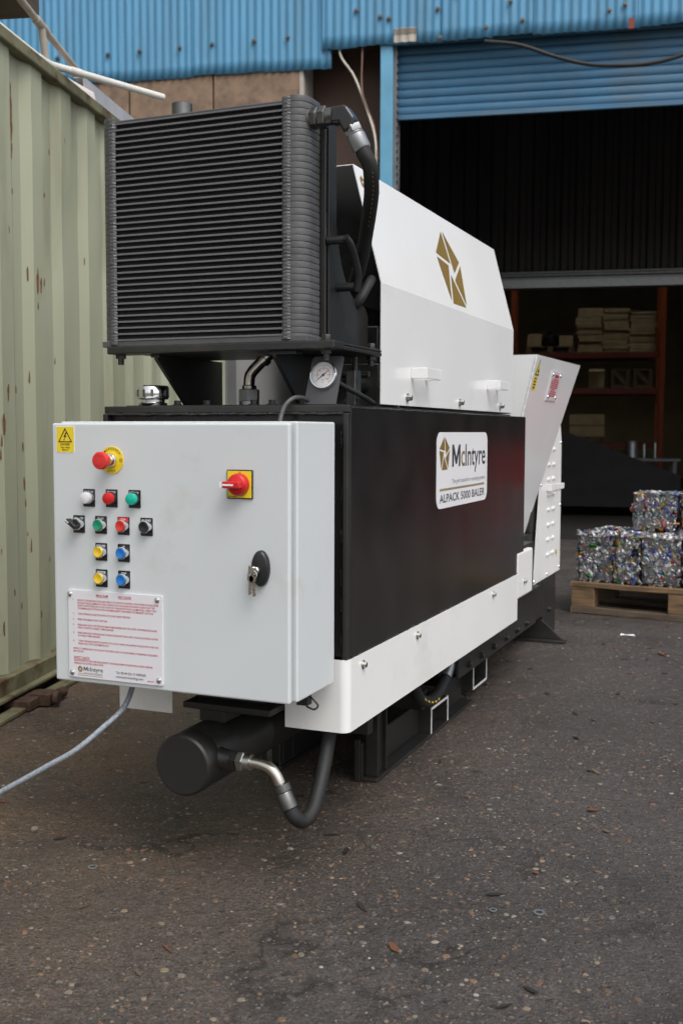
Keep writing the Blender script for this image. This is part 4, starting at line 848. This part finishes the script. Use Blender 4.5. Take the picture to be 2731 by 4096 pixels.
for i in range(12):
    a = 2 * math.pi * i / 12; d = Vector((math.cos(a), math.sin(a), 0)); mb.obox(Vector((-.543, .335, 1.114)) + d * .0405, d * .0012, Vector((-d.y, d.x, 0)) * .0035, Z * .009)
obj('grip_slot', mb, 'dark_steel', cap_, bevel=.0008)
tb = MB().hexbolt((0, 0, 0), (0, 0, 1), .009, .010, 0, wr=.013).mesh('bolt', ['black_paint'])
for x in (-.47, -.385, -.255, -.205, -.12): obj('bolt', tb, None, tank, (x, .335, 1.083))
mb = MB(); mb.lathe((-.327, .45, 1.0835), Z, [(.026, 0), (.026, .012)], 18); mb.lathe((-.327, .45, 1.0965), Z, [(.0275, 0), (.0275, .028), (.025, .030)], 6, 0, False); obj('hex_fitting', mb, 'galvanised', BL)
obj('bent_pipe', MB().tube(cr([(-.327, .45, 1.12), (-.327, .45, 1.145), (-.322, .45, 1.165), (-.30, .45, 1.188), (-.28, .45, 1.205), (-.25, .45, 1.232)], 6), .0145, 16).lathe((-.327, .45, 1.127), Z, [(.018, 0), (.0185, .008), (.015, .010)], 16).lathe((-.288, .45, 1.198), Vector((.03, 0, .027)), [(.0185, 0), (.0185, .012)], 16), 'steel', BL)
obj('motor', MB().lathe((-.26, .80, 1.27), Y, [(.11, 0), (.125, .01), (.125, .30), (.11, .31)], 28), 'black_paint', BL)
mb = MB(); mb.box(-.16, -.05, .66, .78, 1.083, 1.20); mb.box(-.14, -.06, .68, .76, 1.20, 1.30); mb.cyl((-.10, .60, 1.14), (-.10, .66, 1.14), .022, 16); mb.cyl((-.045, .70, 1.17), (-.025, .70, 1.17), .018, 6, smooth=False); mb.cyl((-.16, .56, 1.165), (-.04, .56, 1.165), .008, 10); obj('valve_block', mb, 'dark_steel', BL, bevel=.004)
mb = MB(); mb.lathe((-.20, .62, 1.083), Z, [(.03, 0), (.03, .04), (.036, .042), (.036, .075), (.03, .08)], 20); obj('filter_head', mb, 'black_gloss', BL)
mb = MB(); mb.box(-.055, -.03, .44, .48, 1.083, 1.17); obj('adaptor', mb, 'dark_steel', BL, bevel=.002); mb = MB(); mb.cyl((-.085, .40, 1.083), (-.085, .40, 1.13), .011, 12); obj('adaptor', mb, 'dark_steel', BL)
obj('conduit', MB().tube(cr([(-.076, .545, 1.225), (-.076, .55, 1.19), (-.076, .55, 1.16), (-.083, .55, 1.128), (-.10, .55, 1.10), (-.12, .55, 1.085)], 6), .0075, 12), 'lead_grey', BL)
obj('gauge_line', MB().tube(cr([(-.0575, .325, 1.15), (-.03, .38, 1.125), (-.01, .44, 1.105), (-.02, .52, 1.095), (-.05, .62, 1.092)], 6), .0065, 10), 'rubber', BL)
obj('control_lead', MB().tube(cr([(-.092, .31, 1.090), (-.102, .285, 1.098), (-.114, .262, 1.096), (-.126, .245, 1.080), (-.132, .235, 1.055), (-.133, .222, 1.02)], 6), .0056, 12), 'lead_grey', BL)
# --- supply cable leaving the box
cpts = [(-.46, .12, .45), (-.462, .115, .425), (-.455, .06, .375), (-.487, .02, .333), (-.54, -.01, .283), (-.61, -.03, .240), (-.70, -.05, .186), (-.80, -.06, .130), (-.90, -.05, .075), (-1.01, .0, .030), (-1.13, .1, .011), (-1.25, .3, .010)]
o = tag(obj('power_cable', MB().tube([Vector(q) - Vector((-.46, .12, 0)) for q in cr(cpts, 8)], .0066, 14), 'cable_grey', None, (-.46, .12, 0)), 'grey braided supply cable drooping from the control box to the ground', 'cable')

# ================================================================= PALLET AND BALES
AP = R_(-6.6); UP_ = Vector((math.cos(AP), math.sin(AP), 0)); VP_ = Vector((-math.sin(AP), math.cos(AP), 0))
p0 = UP_ * -.63 + VP_ * 4.003
pal = empty('wooden_pallet', p0, AP); tag(pal, 'weathered wooden pallet loaded with bales of crushed cans', 'pallet')
def plank(x0, x1, y0, y1, z0, z1, m, nm, warp=.004):
    mb = MB(); k = 8; V = []; F = []
    for i in range(k + 1):
        x = x0 + (x1 - x0) * i / k; dz = warp * noise.noise(Vector((x * 4, y0 * 9, z0))); dy = warp * .7 * noise.noise(Vector((x * 6, y0 * 5, 4)))
        V += [(x, y0 + dy, z0 + dz), (x, y1 + dy * .5, z0 + dz), (x, y1 + dy * .5, z1 + dz), (x, y0 + dy, z1 + dz)]
    for i in range(k):
        for j in range(4): F.append((4 * i + j, 4 * i + 4 + j, 4 * i + 4 + (j + 1) % 4, 4 * i + (j + 1) % 4))
    F += [(3, 2, 1, 0), (4 * k, 4 * k + 1, 4 * k + 2, 4 * k + 3)]
    mb.add(V, F); return obj(nm, mb, m, pal, bevel=.003)
for i in range(7): plank(0, 1.2, .145 * i, .145 * i + .11, .150, .178, 'timber', 'deck_board')
for i in range(3): plank(0, 1.2, .44 * i, .44 * i + .10, .002, .036, 'timber_old', 'base_board')
for i in range(3):
    for j in range(3):
        mb = MB(); x = (0, .535, 1.075)[i]; mb.box(x, x + (.13 if i != 1 else .14), .44 * j + .003, .44 * j + .10, .0365, .1495); obj('block', mb, 'timber' if j == 0 else 'timber_old', pal, bevel=.004)
CANC = [((.40, .40, .41), 9), ((.27, .27, .28), 5), ((.55, .55, .55), 3), ((.34, .02, .02), 2.2), ((.025, .045, .26), 3.0), ((.015, .13, .04), 1.8), ((.36, .22, .03), 1.8), ((.04, .12, .30), 1), ((.60, .58, .55), 2), ((.03, .03, .032), 3.2), ((.40, .13, .03), .5)]
def bale(name, loc, sx, sy, sz, rz, seed, label, faces='ftlr'):
    rg = random.Random(seed); mb = MB(); C = []
    def addc(V, F, c, smooth=True, met=.85):
        mb.add(V, F, 0, smooth); C.extend([(*c, met)] * len(V))
    # lumpy core
    mb2 = []
    k = 7
    bm = bmesh.new(); bmesh.ops.create_cube(bm, size=1); bmesh.ops.subdivide_edges(bm, edges=bm.edges[:], cuts=k, use_grid_fill=True)
    idx = {}
    V = []
    for i, v in enumerate(bm.verts):
        idx[v] = i; p = Vector((v.co.x * (sx - .02), v.co.y * (sy - .02), v.co.z * (sz - .02)))
        V.append(p + Vector([noise.noise(p * 18 + Vector((seed * 3.1, j * 7, 0))) * .012 for j in range(3)]) + Vector((0, 0, sz / 2)))
    F = [tuple(idx[v] for v in f.verts) for f in bm.faces]; bm.free()
    addc(V, F, (.16, .16, .165), True, .7)
    tot = sum(w for _, w in CANC)
    def pick():
        t = rg.uniform(0, tot)
        for c, w in CANC:
            t -= w
            if t <= 0: return c
        return CANC[0][0]
    fr = {'f': (Vector((1, 0, 0)), Vector((0, 0, 1)), Vector((0, -1, 0)), sx, sz, sy / 2), 't': (Vector((1, 0, 0)), Vector((0, 1, 0)), Vector((0, 0, 1)), sx, sy, sz / 2), 'l': (Vector((0, -1, 0)), Vector((0, 0, 1)), Vector((-1, 0, 0)), sy, sz, sx / 2), 'r': (Vector((0, 1, 0)), Vector((0, 0, 1)), Vector((1, 0, 0)), sy, sz, sx / 2)}
    for fc in faces:
        a, b, nn, w, h, dp = fr[fc]; cnt = int(w * h * 5200)
        for _ in range(cnt):
            cx, cy = rg.uniform(-.5, .5) * (w - .034), rg.uniform(-.5, .5) * (h - .034); c0 = Vector((0, 0, sz / 2)) + a * cx + b * cy + nn * (dp - .011 + rg.uniform(-.004, .005))
            th = rg.gauss(1.57 if fc == 'f' else 0, .8); e1 = a * math.cos(th) + b * math.sin(th); e2 = nn.cross(e1); e3 = (nn + a * rg.uniform(-.2, .2) + b * rg.uniform(-.2, .2)).normalized(); e1 = (e1 - e3 * e1.dot(e3)).normalized(); e2 = e3.cross(e1)
            kind = rg.random(); c = pick(); cv = rg.uniform(.75, 1.15); c = tuple(min(1, x * cv) for x in c)
            if kind < .045:      # can end seen flat: dished disc with a rim
                r = rg.uniform(.013, .022); n = 10; c0 = c0 - nn * .004; V = [c0 + e3 * .006]
                for rr, hh in ((.72, .006), (.86, .010), (1., .007), (1.05, -.004)):
                    for i in range(n): t = 2 * math.pi * i / n; V.append(c0 + (e1 * math.cos(t) + e2 * math.sin(t)) * r * rr + e3 * hh)
                F = [(0, 1 + i, 1 + (i + 1) % n) for i in range(n)] + [(1 + j * n + i, 1 + (j + 1) * n + i, 1 + (j + 1) * n + (i + 1) % n, 1 + j * n + (i + 1) % n) for j in range(3) for i in range(n)]
                addc(V, F, (.42, .42, .42), True, .85)
            else:               # crumpled can wall
                l, wd, ht = rg.uniform(.016, .038), rg.uniform(.008, .020), rg.uniform(.004, .011); nx_, ny_ = 5, 4; V = []; ph = rg.uniform(0, 9)
                for i in range(nx_ + 1):
                    for j in range(ny_ + 1):
                        x = (i / nx_ - .5) * 2; y = (j / ny_ - .5) * 2; hh = (1 - abs(y) ** 1.7) * ht * (1 - .5 * x * x) + .0045 * math.sin(x * 6 + ph + y * 2) * (1 - abs(y)) + rg.uniform(-.0018, .0018)
                        V.append(c0 - nn * .003 + e1 * (x * l + rg.uniform(-.0015, .0015)) + e2 * (y * wd * (1 - .35 * x * x)) + e3 * (hh - .004))
                F = [(i * (ny_ + 1) + j, (i + 1) * (ny_ + 1) + j, (i + 1) * (ny_ + 1) + j + 1, i * (ny_ + 1) + j + 1) for i in range(nx_) for j in range(ny_)]
                o = len(mb.V); addc(V, F, c, rg.random() < .4, .35 if max(c) - min(c) > .15 else .9)
                # bare metal patches beside the print
                for q in range(o, len(mb.V)):
                    if rg.random() < .12: C[q] = (.4, .4, .4, .9)
    me = mb.mesh(name, ['crushed_cans'])
    ca = me.color_attributes.new('Col', 'FLOAT_COLOR', 'POINT'); ca.data.foreach_set('color', [x for c in C for x in c])
    o = bpy.data.objects.new(name, me); col.objects.link(o); o.location = p0 + UP_ * loc[0] + VP_ * loc[1] + Vector((0, 0, loc[2])); o.rotation_euler = (0, 0, AP + R_(rz))
    return tag(o, label, 'bale', 'bales of crushed cans on the pallet')
ZB = .183
for i, (x, w, rz, lb) in enumerate([(.122, .205, 1.5, 'bale of crushed cans at the near left corner of the pallet'), (.302, .148, -1., 'narrow bale of crushed cans, second along the front row of the pallet'),
                                    (.485, .212, .5, 'bale of crushed cans third along the front row of the pallet'), (.705, .21, -1., 'bale of crushed cans at the right frame edge in the front row'), (.92, .2, 1., 'bale of crushed cans last in the front row, mostly out of view')]):
    if x > .9: continue
    bale('can_bale', (x, .155, ZB), w, .27, .272 + .006 * (i % 2), rz, 11 + i, lb)
for i, (x, lb) in enumerate([(.125, 'bale of crushed cans behind the near left corner bale'), (.335, 'bale of crushed cans in the second row under the upper bale'), (.55, 'bale of crushed cans in the second row at the right'), ]):
    bale('can_bale', (x, .45, ZB), .205, .27, .275, random.uniform(-2, 2), 31 + i, lb, 'ft')
bale('can_bale', (.385, .43, ZB + .288), .25, .27, .208, -2, 51, 'bale of crushed cans with red patches, left one of the upper layer', 'ftlr')
bale('can_bale', (.66, .44, ZB + .288), .26, .27, .215, 1, 52, 'bale of crushed cans at the right frame edge of the upper layer', 'ftl')

# ================================================================= INSIDE THE SHED
def bt(name, u, v, z, label, cat, group=None, rz=0.):
    e = empty(name, atb(u, v, z), AB + R_(rz)); tag(e, label, cat, group); return e
FL = .009
rk = bt('pallet_rack', .94, 18.8, FL, 'orange pallet racking at the back of the dark shed', 'rack')
for x in (-1.38, 1.36):
    for y in (0, .9):
        obj('upright', MB().box(x - .045, x + .045, y - .04, y + .04, 0, 3.85), 'rack_orange', rk, bevel=.004)
    for z in (.5, 1.5, 2.5): obj('brace', MB().obox((x, .45, z), (.012, 0, 0), (0, .42, .25), (0, -.012, .02)), 'rack_orange', rk)
for z in (.70, 1.72, 2.39):
    for y in (0, .9): obj('rack_beam', MB().box(-1.334, 1.314, y - .025, y + .025, z, z + .10), 'rack_red', rk, bevel=.004)
    for k in range(9): obj('deck_plank', MB().box(-1.3 + k * .29, -1.3 + k * .29 + .26, -.02, .92, z + .1005, z + .118), 'timber_old', rk)
rg = random.Random(5)
for n_, (x, lb) in enumerate([(.985, 'leaning stack of flat cardboard sheets, left of three on the top rack shelf'), (1.455, 'stack of flat cardboard sheets, middle of three on the top rack shelf'), (1.945, 'stack of flat cardboard sheets, right of three on the top rack shelf')]):
    cs = bt('cardboard_stack', x, 19.2, FL + 2.511, lb, 'cardboard', 'cardboard stacks on the top shelf'); z = .0; i = 0
    while z < .80 - .03 * n_:
        t = rg.uniform(.045, .085); dx, dy = rg.uniform(-.02, .02) + (.02 * math.sin(z * 9) if n_ == 0 else 0), rg.uniform(-.02, .02)
        obj('cardboard_sheet', MB().box(-.232 + dx, .232 + dx, -.30 + dy, .30 + dy, z, z + t - .006), 'cardboard', cs, bevel=.004); z += t
pl2 = bt('storage_pallet', .25, 19.2, FL + 2.511, 'brown pallet holding mixed boxes on the top rack shelf', 'pallet')
for k in range(5): obj('deck_board', MB().box(-.45, .45, -.3 + k * .14, -.3 + k * .14 + .10, .10, .12), 'timber', pl2)
for x in (-.45, -.05, .35): obj('block', MB().box(x, x + .10, -.3, .34, 0, .0995), 'timber', pl2)
for nm, x, w, h, m, lb in [('carton', -.30, .26, .24, 'cardboard', 'brown carton left on the top shelf pallet'), ('black_sack', 0., .30, .26, 'dark_bin', 'dark sack between the cartons on the top shelf pallet'), ('carton', .30, .26, .20, 'cardboard', 'low brown carton right on the top shelf pallet')]:
    e = bt(nm, .25 + x, 19.15, FL + 2.511 + .121, lb, 'carton' if nm == 'carton' else 'sack')
    if nm == 'carton':
        obj('box_body', MB().box(-w / 2, w / 2, -.2, .2, 0, h), m, e, bevel=.004); obj('flap', MB().obox((-w / 2 - .04, 0, h + .01), (.045, 0, -.02), (0, .19, 0), (.001, 0, .002)), m, e); obj('flap', MB().obox((w / 2 + .04, 0, h + .01), (.045, 0, .02), (0, .19, 0), (-.001, 0, .002)), m, e)
    else: obj('sack_body', MB().lathe((0, 0, 0), Z, [(.13, 0), (.17, .06), (.16, .15), (.08, .22), (.03, .25), (.06, .28)], 14), m, e)
for n_, (x, lb) in enumerate([(1.545, 'wooden crate with diagonal brace, left of the pair on the middle shelf'), (1.96, 'wooden crate with diagonal brace, right of the pair on the middle shelf')]):
    e = bt('wooden_crate', x, 19.1, FL + 1.841, lb, 'crate', 'braced crates on the middle shelf'); w, h = .165, .37
    obj('back_panel', MB().box(-w, w, -.20, .3, .03, h - .01), 'wood_dark', e)
    for x0, x1, z0, z1 in [(-w, w, .0, .05), (-w, w, h - .05, h), (-w, -w + .05, .0505, h - .0505), (w - .05, w, .0505, h - .0505)]: obj('frame_board', MB().box(x0, x1, -.23, -.2005, z0, z1), 'timber', e)
    obj('diagonal_board', MB().obox((0, -.235, h / 2), (-.12, 0, .13), (0, .004, 0), (.02, 0, .018)), 'timber', e)
e = bt('carton', 1.12, 19.1, FL + 1.841, 'tall open brown carton on the middle shelf beside the crates', 'carton')
obj('box_body', MB().box(-.14, .14, -.2, .2, 0, .36), 'cardboard', e, bevel=.004); obj('flap', MB().obox((.0, -.26, .33), (.14, 0, 0), (0, .06, .03), (0, 0, .002)), 'cardboard', e)
e = bt('carton', .96, 19.1, FL + .921, 'large plain carton standing on a small pallet on the bottom shelf', 'carton')
obj('box_body', MB().box(-.325, .325, -.25, .25, 0, .42), 'cardboard', e, bevel=.005); obj('tape', MB().box(-.325, .325, -.253, -.2505, .19, .23), 'tan_sheet', e)
e = bt('storage_pallet', .96, 19.1, FL + .820, 'small wooden pallet under the large carton on the bottom shelf', 'pallet')
for x in (-.34, -.04, .26): obj('block', MB().box(x, x + .09, -.25, .25, 0, .08), 'timber', e)
for k in range(4): obj('deck_board', MB().box(-.35, .35, -.25 + k * .13, -.25 + k * .13 + .10, .0805, .099), 'timber', e)
# dark trough with sloping rim on the shed floor
e = bt('steel_trough', .75, 11.1, FL, 'dark steel trough with a sloping rim on feet inside the shed doorway', 'trough')
TP = [(-.95, .12), (1.15, .12), (1.15, .50), (-.15, 1.00), (-.95, 1.05)]
obj('side_wall', MB().prism(TP, lambda a, b, d: (a, d, b), -.01, 0), 'dark_bin', e); obj('side_wall', MB().prism(TP, lambda a, b, d: (a, d, b), .8, .81), 'dark_bin', e)
obj('base', MB().box(-.95, 1.15, .0005, .7995, .12, .135), 'dark_bin', e); obj('end_wall', MB().box(-.95, -.94, .0005, .7995, .1355, 1.05), 'dark_bin', e); obj('end_wall', MB().box(1.14, 1.15, .0005, .7995, .1355, .50), 'dark_bin', e)
for x in (-.75, .85):
    for y in (.05, .65): obj('foot', MB().box(x, x + .10, y, y + .10, 0, .1195), 'dark_bin', e)
e = bt('work_table', 1.60, 13.9, FL, 'low steel table carrying metal canisters behind the trough', 'table')
obj('table_top', MB().box(-.55, .55, -.3, .3, .60, .64), 'dark_steelwork', e, bevel=.004)
for x in (-.5, .45):
    for y in (-.27, .22): obj('leg', MB().box(x, x + .05, y, y + .05, 0, .5995), 'dark_steelwork', e)
for x, r, h, lb in [(1.50, .08, .24, 'widest shiny metal canister on the table in the shed'), (1.67, .022, .20, 'thin metal rod canister beside the widest one in the shed'), (1.82, .022, .22, 'thin metal rod canister at the right of the shed table')]:
    e = obj('metal_canister', MB().lathe((0, 0, 0), Z, [(r, 0), (r, h * .9), (r * .8, h * .95), (r * .8, h)], 18), 'galvanised', None, atb(x, 13.85, FL + .641)); tag(e, lb, 'canister', 'canisters on the shed table')

# unseen red drums, a guessed object added to give the tank side its red reflection
DR = MB().lathe((0, 0, 0), Z, [(.20, .01), (.286, .01), (.29, 0), (.292, .015), (.284, .02), (.284, .27), (.291, .285), (.284, .30), (.284, .57), (.291, .585), (.284, .60), (.284, .86), (.292, .865), (.290, .88), (.280, .868), (.05, .866)], 40).mesh('drum_shell', ['skip_red'])
CAPM = MB().lathe((0, 0, 0), Z, [(.035, 0), (.035, .014), (.028, .018)], 16).mesh('bung', ['dark_steel'])
for x, y, lb in [(1.30, 7.25, 'unseen red drum added for the red reflection in the tank, nearer of the pair'), (1.05, 7.75, 'unseen red drum added for the red reflection in the tank, farther of the pair')]:
    e = empty('unseen_drum', (x, y, 0)); tag(e, lb, 'drum', 'unseen red drums added by the doorway'); obj('drum_shell', DR, None, e); obj('bung', CAPM, None, e, (.18, .05, .867))

# ================================================================= GROUND DETAIL
rg = random.Random(21); mb = MB(); C = []
PC_ = [((.17, .10, .06), 3), ((.13, .08, .05), 4), ((.19, .145, .10), 3), ((.21, .18, .14), 2.2), ((.10, .09, .082), 6), ((.31, .29, .265), .3), ((.17, .08, .05), 1.), ((.04, .037, .035), 5)]
tw = sum(w for _, w in PC_)
def pebble(x, y, r):
    t = rg.uniform(0, tw)
    for c, w in PC_:
        t -= w
        if t <= 0: break
    th = rg.uniform(0, 6.28); ax = rg.uniform(.55, 1.); n = 6; V = []
    for rr, z in ((1., -.0006), (.72, r * .16)):
        for i in range(n):
            a = 2 * math.pi * i / n + (.3 if z > 0 else 0); q = r * rr * rg.uniform(.78, 1.1); px, py = q * math.cos(a), q * ax * math.sin(a)
            V.append((x + px * math.cos(th) - py * math.sin(th), y + px * math.sin(th) + py * math.cos(th), z))
    mb.add(V, [(i, (i + 1) % n, n + (i + 1) % n, n + i) for i in range(n)] + [tuple(range(n, 2 * n))], 0, False)
    k = rg.uniform(.7, 1.2); C.extend([(*[q * k for q in c], 1)] * len(V))
for _ in range(44000):
    x, y = rg.uniform(-1.9, 1.6), rg.uniform(-.7, 5.0)
    if y > 1.5 and rg.random() < .45: continue
    if noise.noise(Vector((x * 1.7, y * 1.7, 0))) < -.25 and rg.random() < .6: continue
    pebble(x, y, min(.0105, .0025 + rg.expovariate(500)))
me = mb.mesh('embedded_pebbles', ['pebbles_mat']); ca = me.color_attributes.new('Col', 'FLOAT_COLOR', 'POINT'); ca.data.foreach_set('color', [x for c in C for x in c])
o = bpy.data.objects.new('embedded_pebbles', me); col.objects.link(o); o['kind'] = 'stuff'; o['label'] = 'small rounded pebbles set in the worn asphalt'; o['category'] = 'pebbles'
for x, y, r, lb in [(-.512, .009, .0115, 'small steel washer on the asphalt at the lower left'), (.50, .179, .0125, 'larger of two steel washers on the asphalt at the right'), (.407, .153, .0085, 'smaller of two steel washers on the asphalt at the right')]:
    tag(obj('washer', MB().lathe((0, 0, 0), Z, [(r * .62, 0), (r, 0), (r, .0022), (r * .62, .0022), (r * .62, 0)], 20, 0, False, cap=False), 'galvanised', None, (x, y, .0015)), lb, 'washer', 'washers lying on the asphalt')
mb = MB(); C = []
for _ in range(150):
    x, y = rg.uniform(-1.7, 1.3), rg.uniform(-.6, 4.2); th = rg.uniform(0, 6.28); l, w = rg.uniform(.008, .026), rg.uniform(.002, .009); e1 = Vector((math.cos(th), math.sin(th), rg.uniform(-.1, .25))); e2 = Vector((-math.sin(th), math.cos(th), rg.uniform(-.2, .2))); c0 = Vector((x, y, .003))
    V = [c0 - e1 * l, c0 - e1 * l * .3 + e2 * w, c0 + e1 * l * .6 + e2 * w * .7, c0 + e1 * l, c0 + e1 * l * .4 - e2 * w, c0 - e1 * l * .5 - e2 * w * .8]; V = [Vector((v.x, v.y, max(.001, v.z))) for v in V]; V += [v + Vector((0, 0, .0015)) for v in V]
    mb.add(V, [(5, 4, 3, 2, 1, 0), (6, 7, 8, 9, 10, 11)] + [(i, (i + 1) % 6, 6 + (i + 1) % 6, 6 + i) for i in range(6)]); c = rg.choice([(.02, .017, .015), (.02, .017, .015), (.05, .03, .02), (.12, .05, .025), (.10, .075, .05)]); C.extend([(*c, 1)] * 12)
me = mb.mesh('litter_chips', ['pebbles_mat']); ca = me.color_attributes.new('Col', 'FLOAT_COLOR', 'POINT'); ca.data.foreach_set('color', [x for c in C for x in c])
o = bpy.data.objects.new('litter_chips', me); col.objects.link(o); o['kind'] = 'stuff'; o['label'] = 'scattered dark bark and dirt chips on the asphalt'; o['category'] = 'debris'
mb = MB(); mb.add([(-.035, -.01, .002), (.0, -.016, .006), (.04, -.006, .003), (.03, .012, .008), (-.01, .014, .004), (-.03, .006, .009)], [(0, 1, 4, 5), (1, 2, 3, 4)])
o = obj('foil_scrap', mb, 'plastic_white', None, (.226, 3.47, 0)); md = o.modifiers.new('t', 'SOLIDIFY'); md.thickness = .001; tag(o, 'crumpled white foil scrap on the asphalt in front of the pallet', 'scrap')
for x, y, s, lb in [(-1.30, 1.75, 1.3, 'orange brown dead leaf on the ground beside the container'), (-1.48, .72, 1.1, 'reddish dead leaf on the soil near the container base'), (.44, 3.05, 1.2, 'dark brown dead leaf on the asphalt below the pallet')]:
    mb = MB(); mb.add([(-.03, 0, .002), (-.01, .012, .008), (.015, .010, .005), (.032, 0, .010), (.012, -.012, .004), (-.012, -.010, .009)], [(0, 5, 4, 1), (1, 4, 3, 2)])
    o = obj('dead_leaf', mb, 'leaf_brown', None, (x, y, 0)); o.scale = (s, s, s); o.rotation_euler = (0, 0, x * 5); md = o.modifiers.new('t', 'SOLIDIFY'); md.thickness = .0012; tag(o, lb, 'leaf', 'dead leaves on the ground')
for o in bpy.data.objects:
    if '_w' in o: del o['_w']
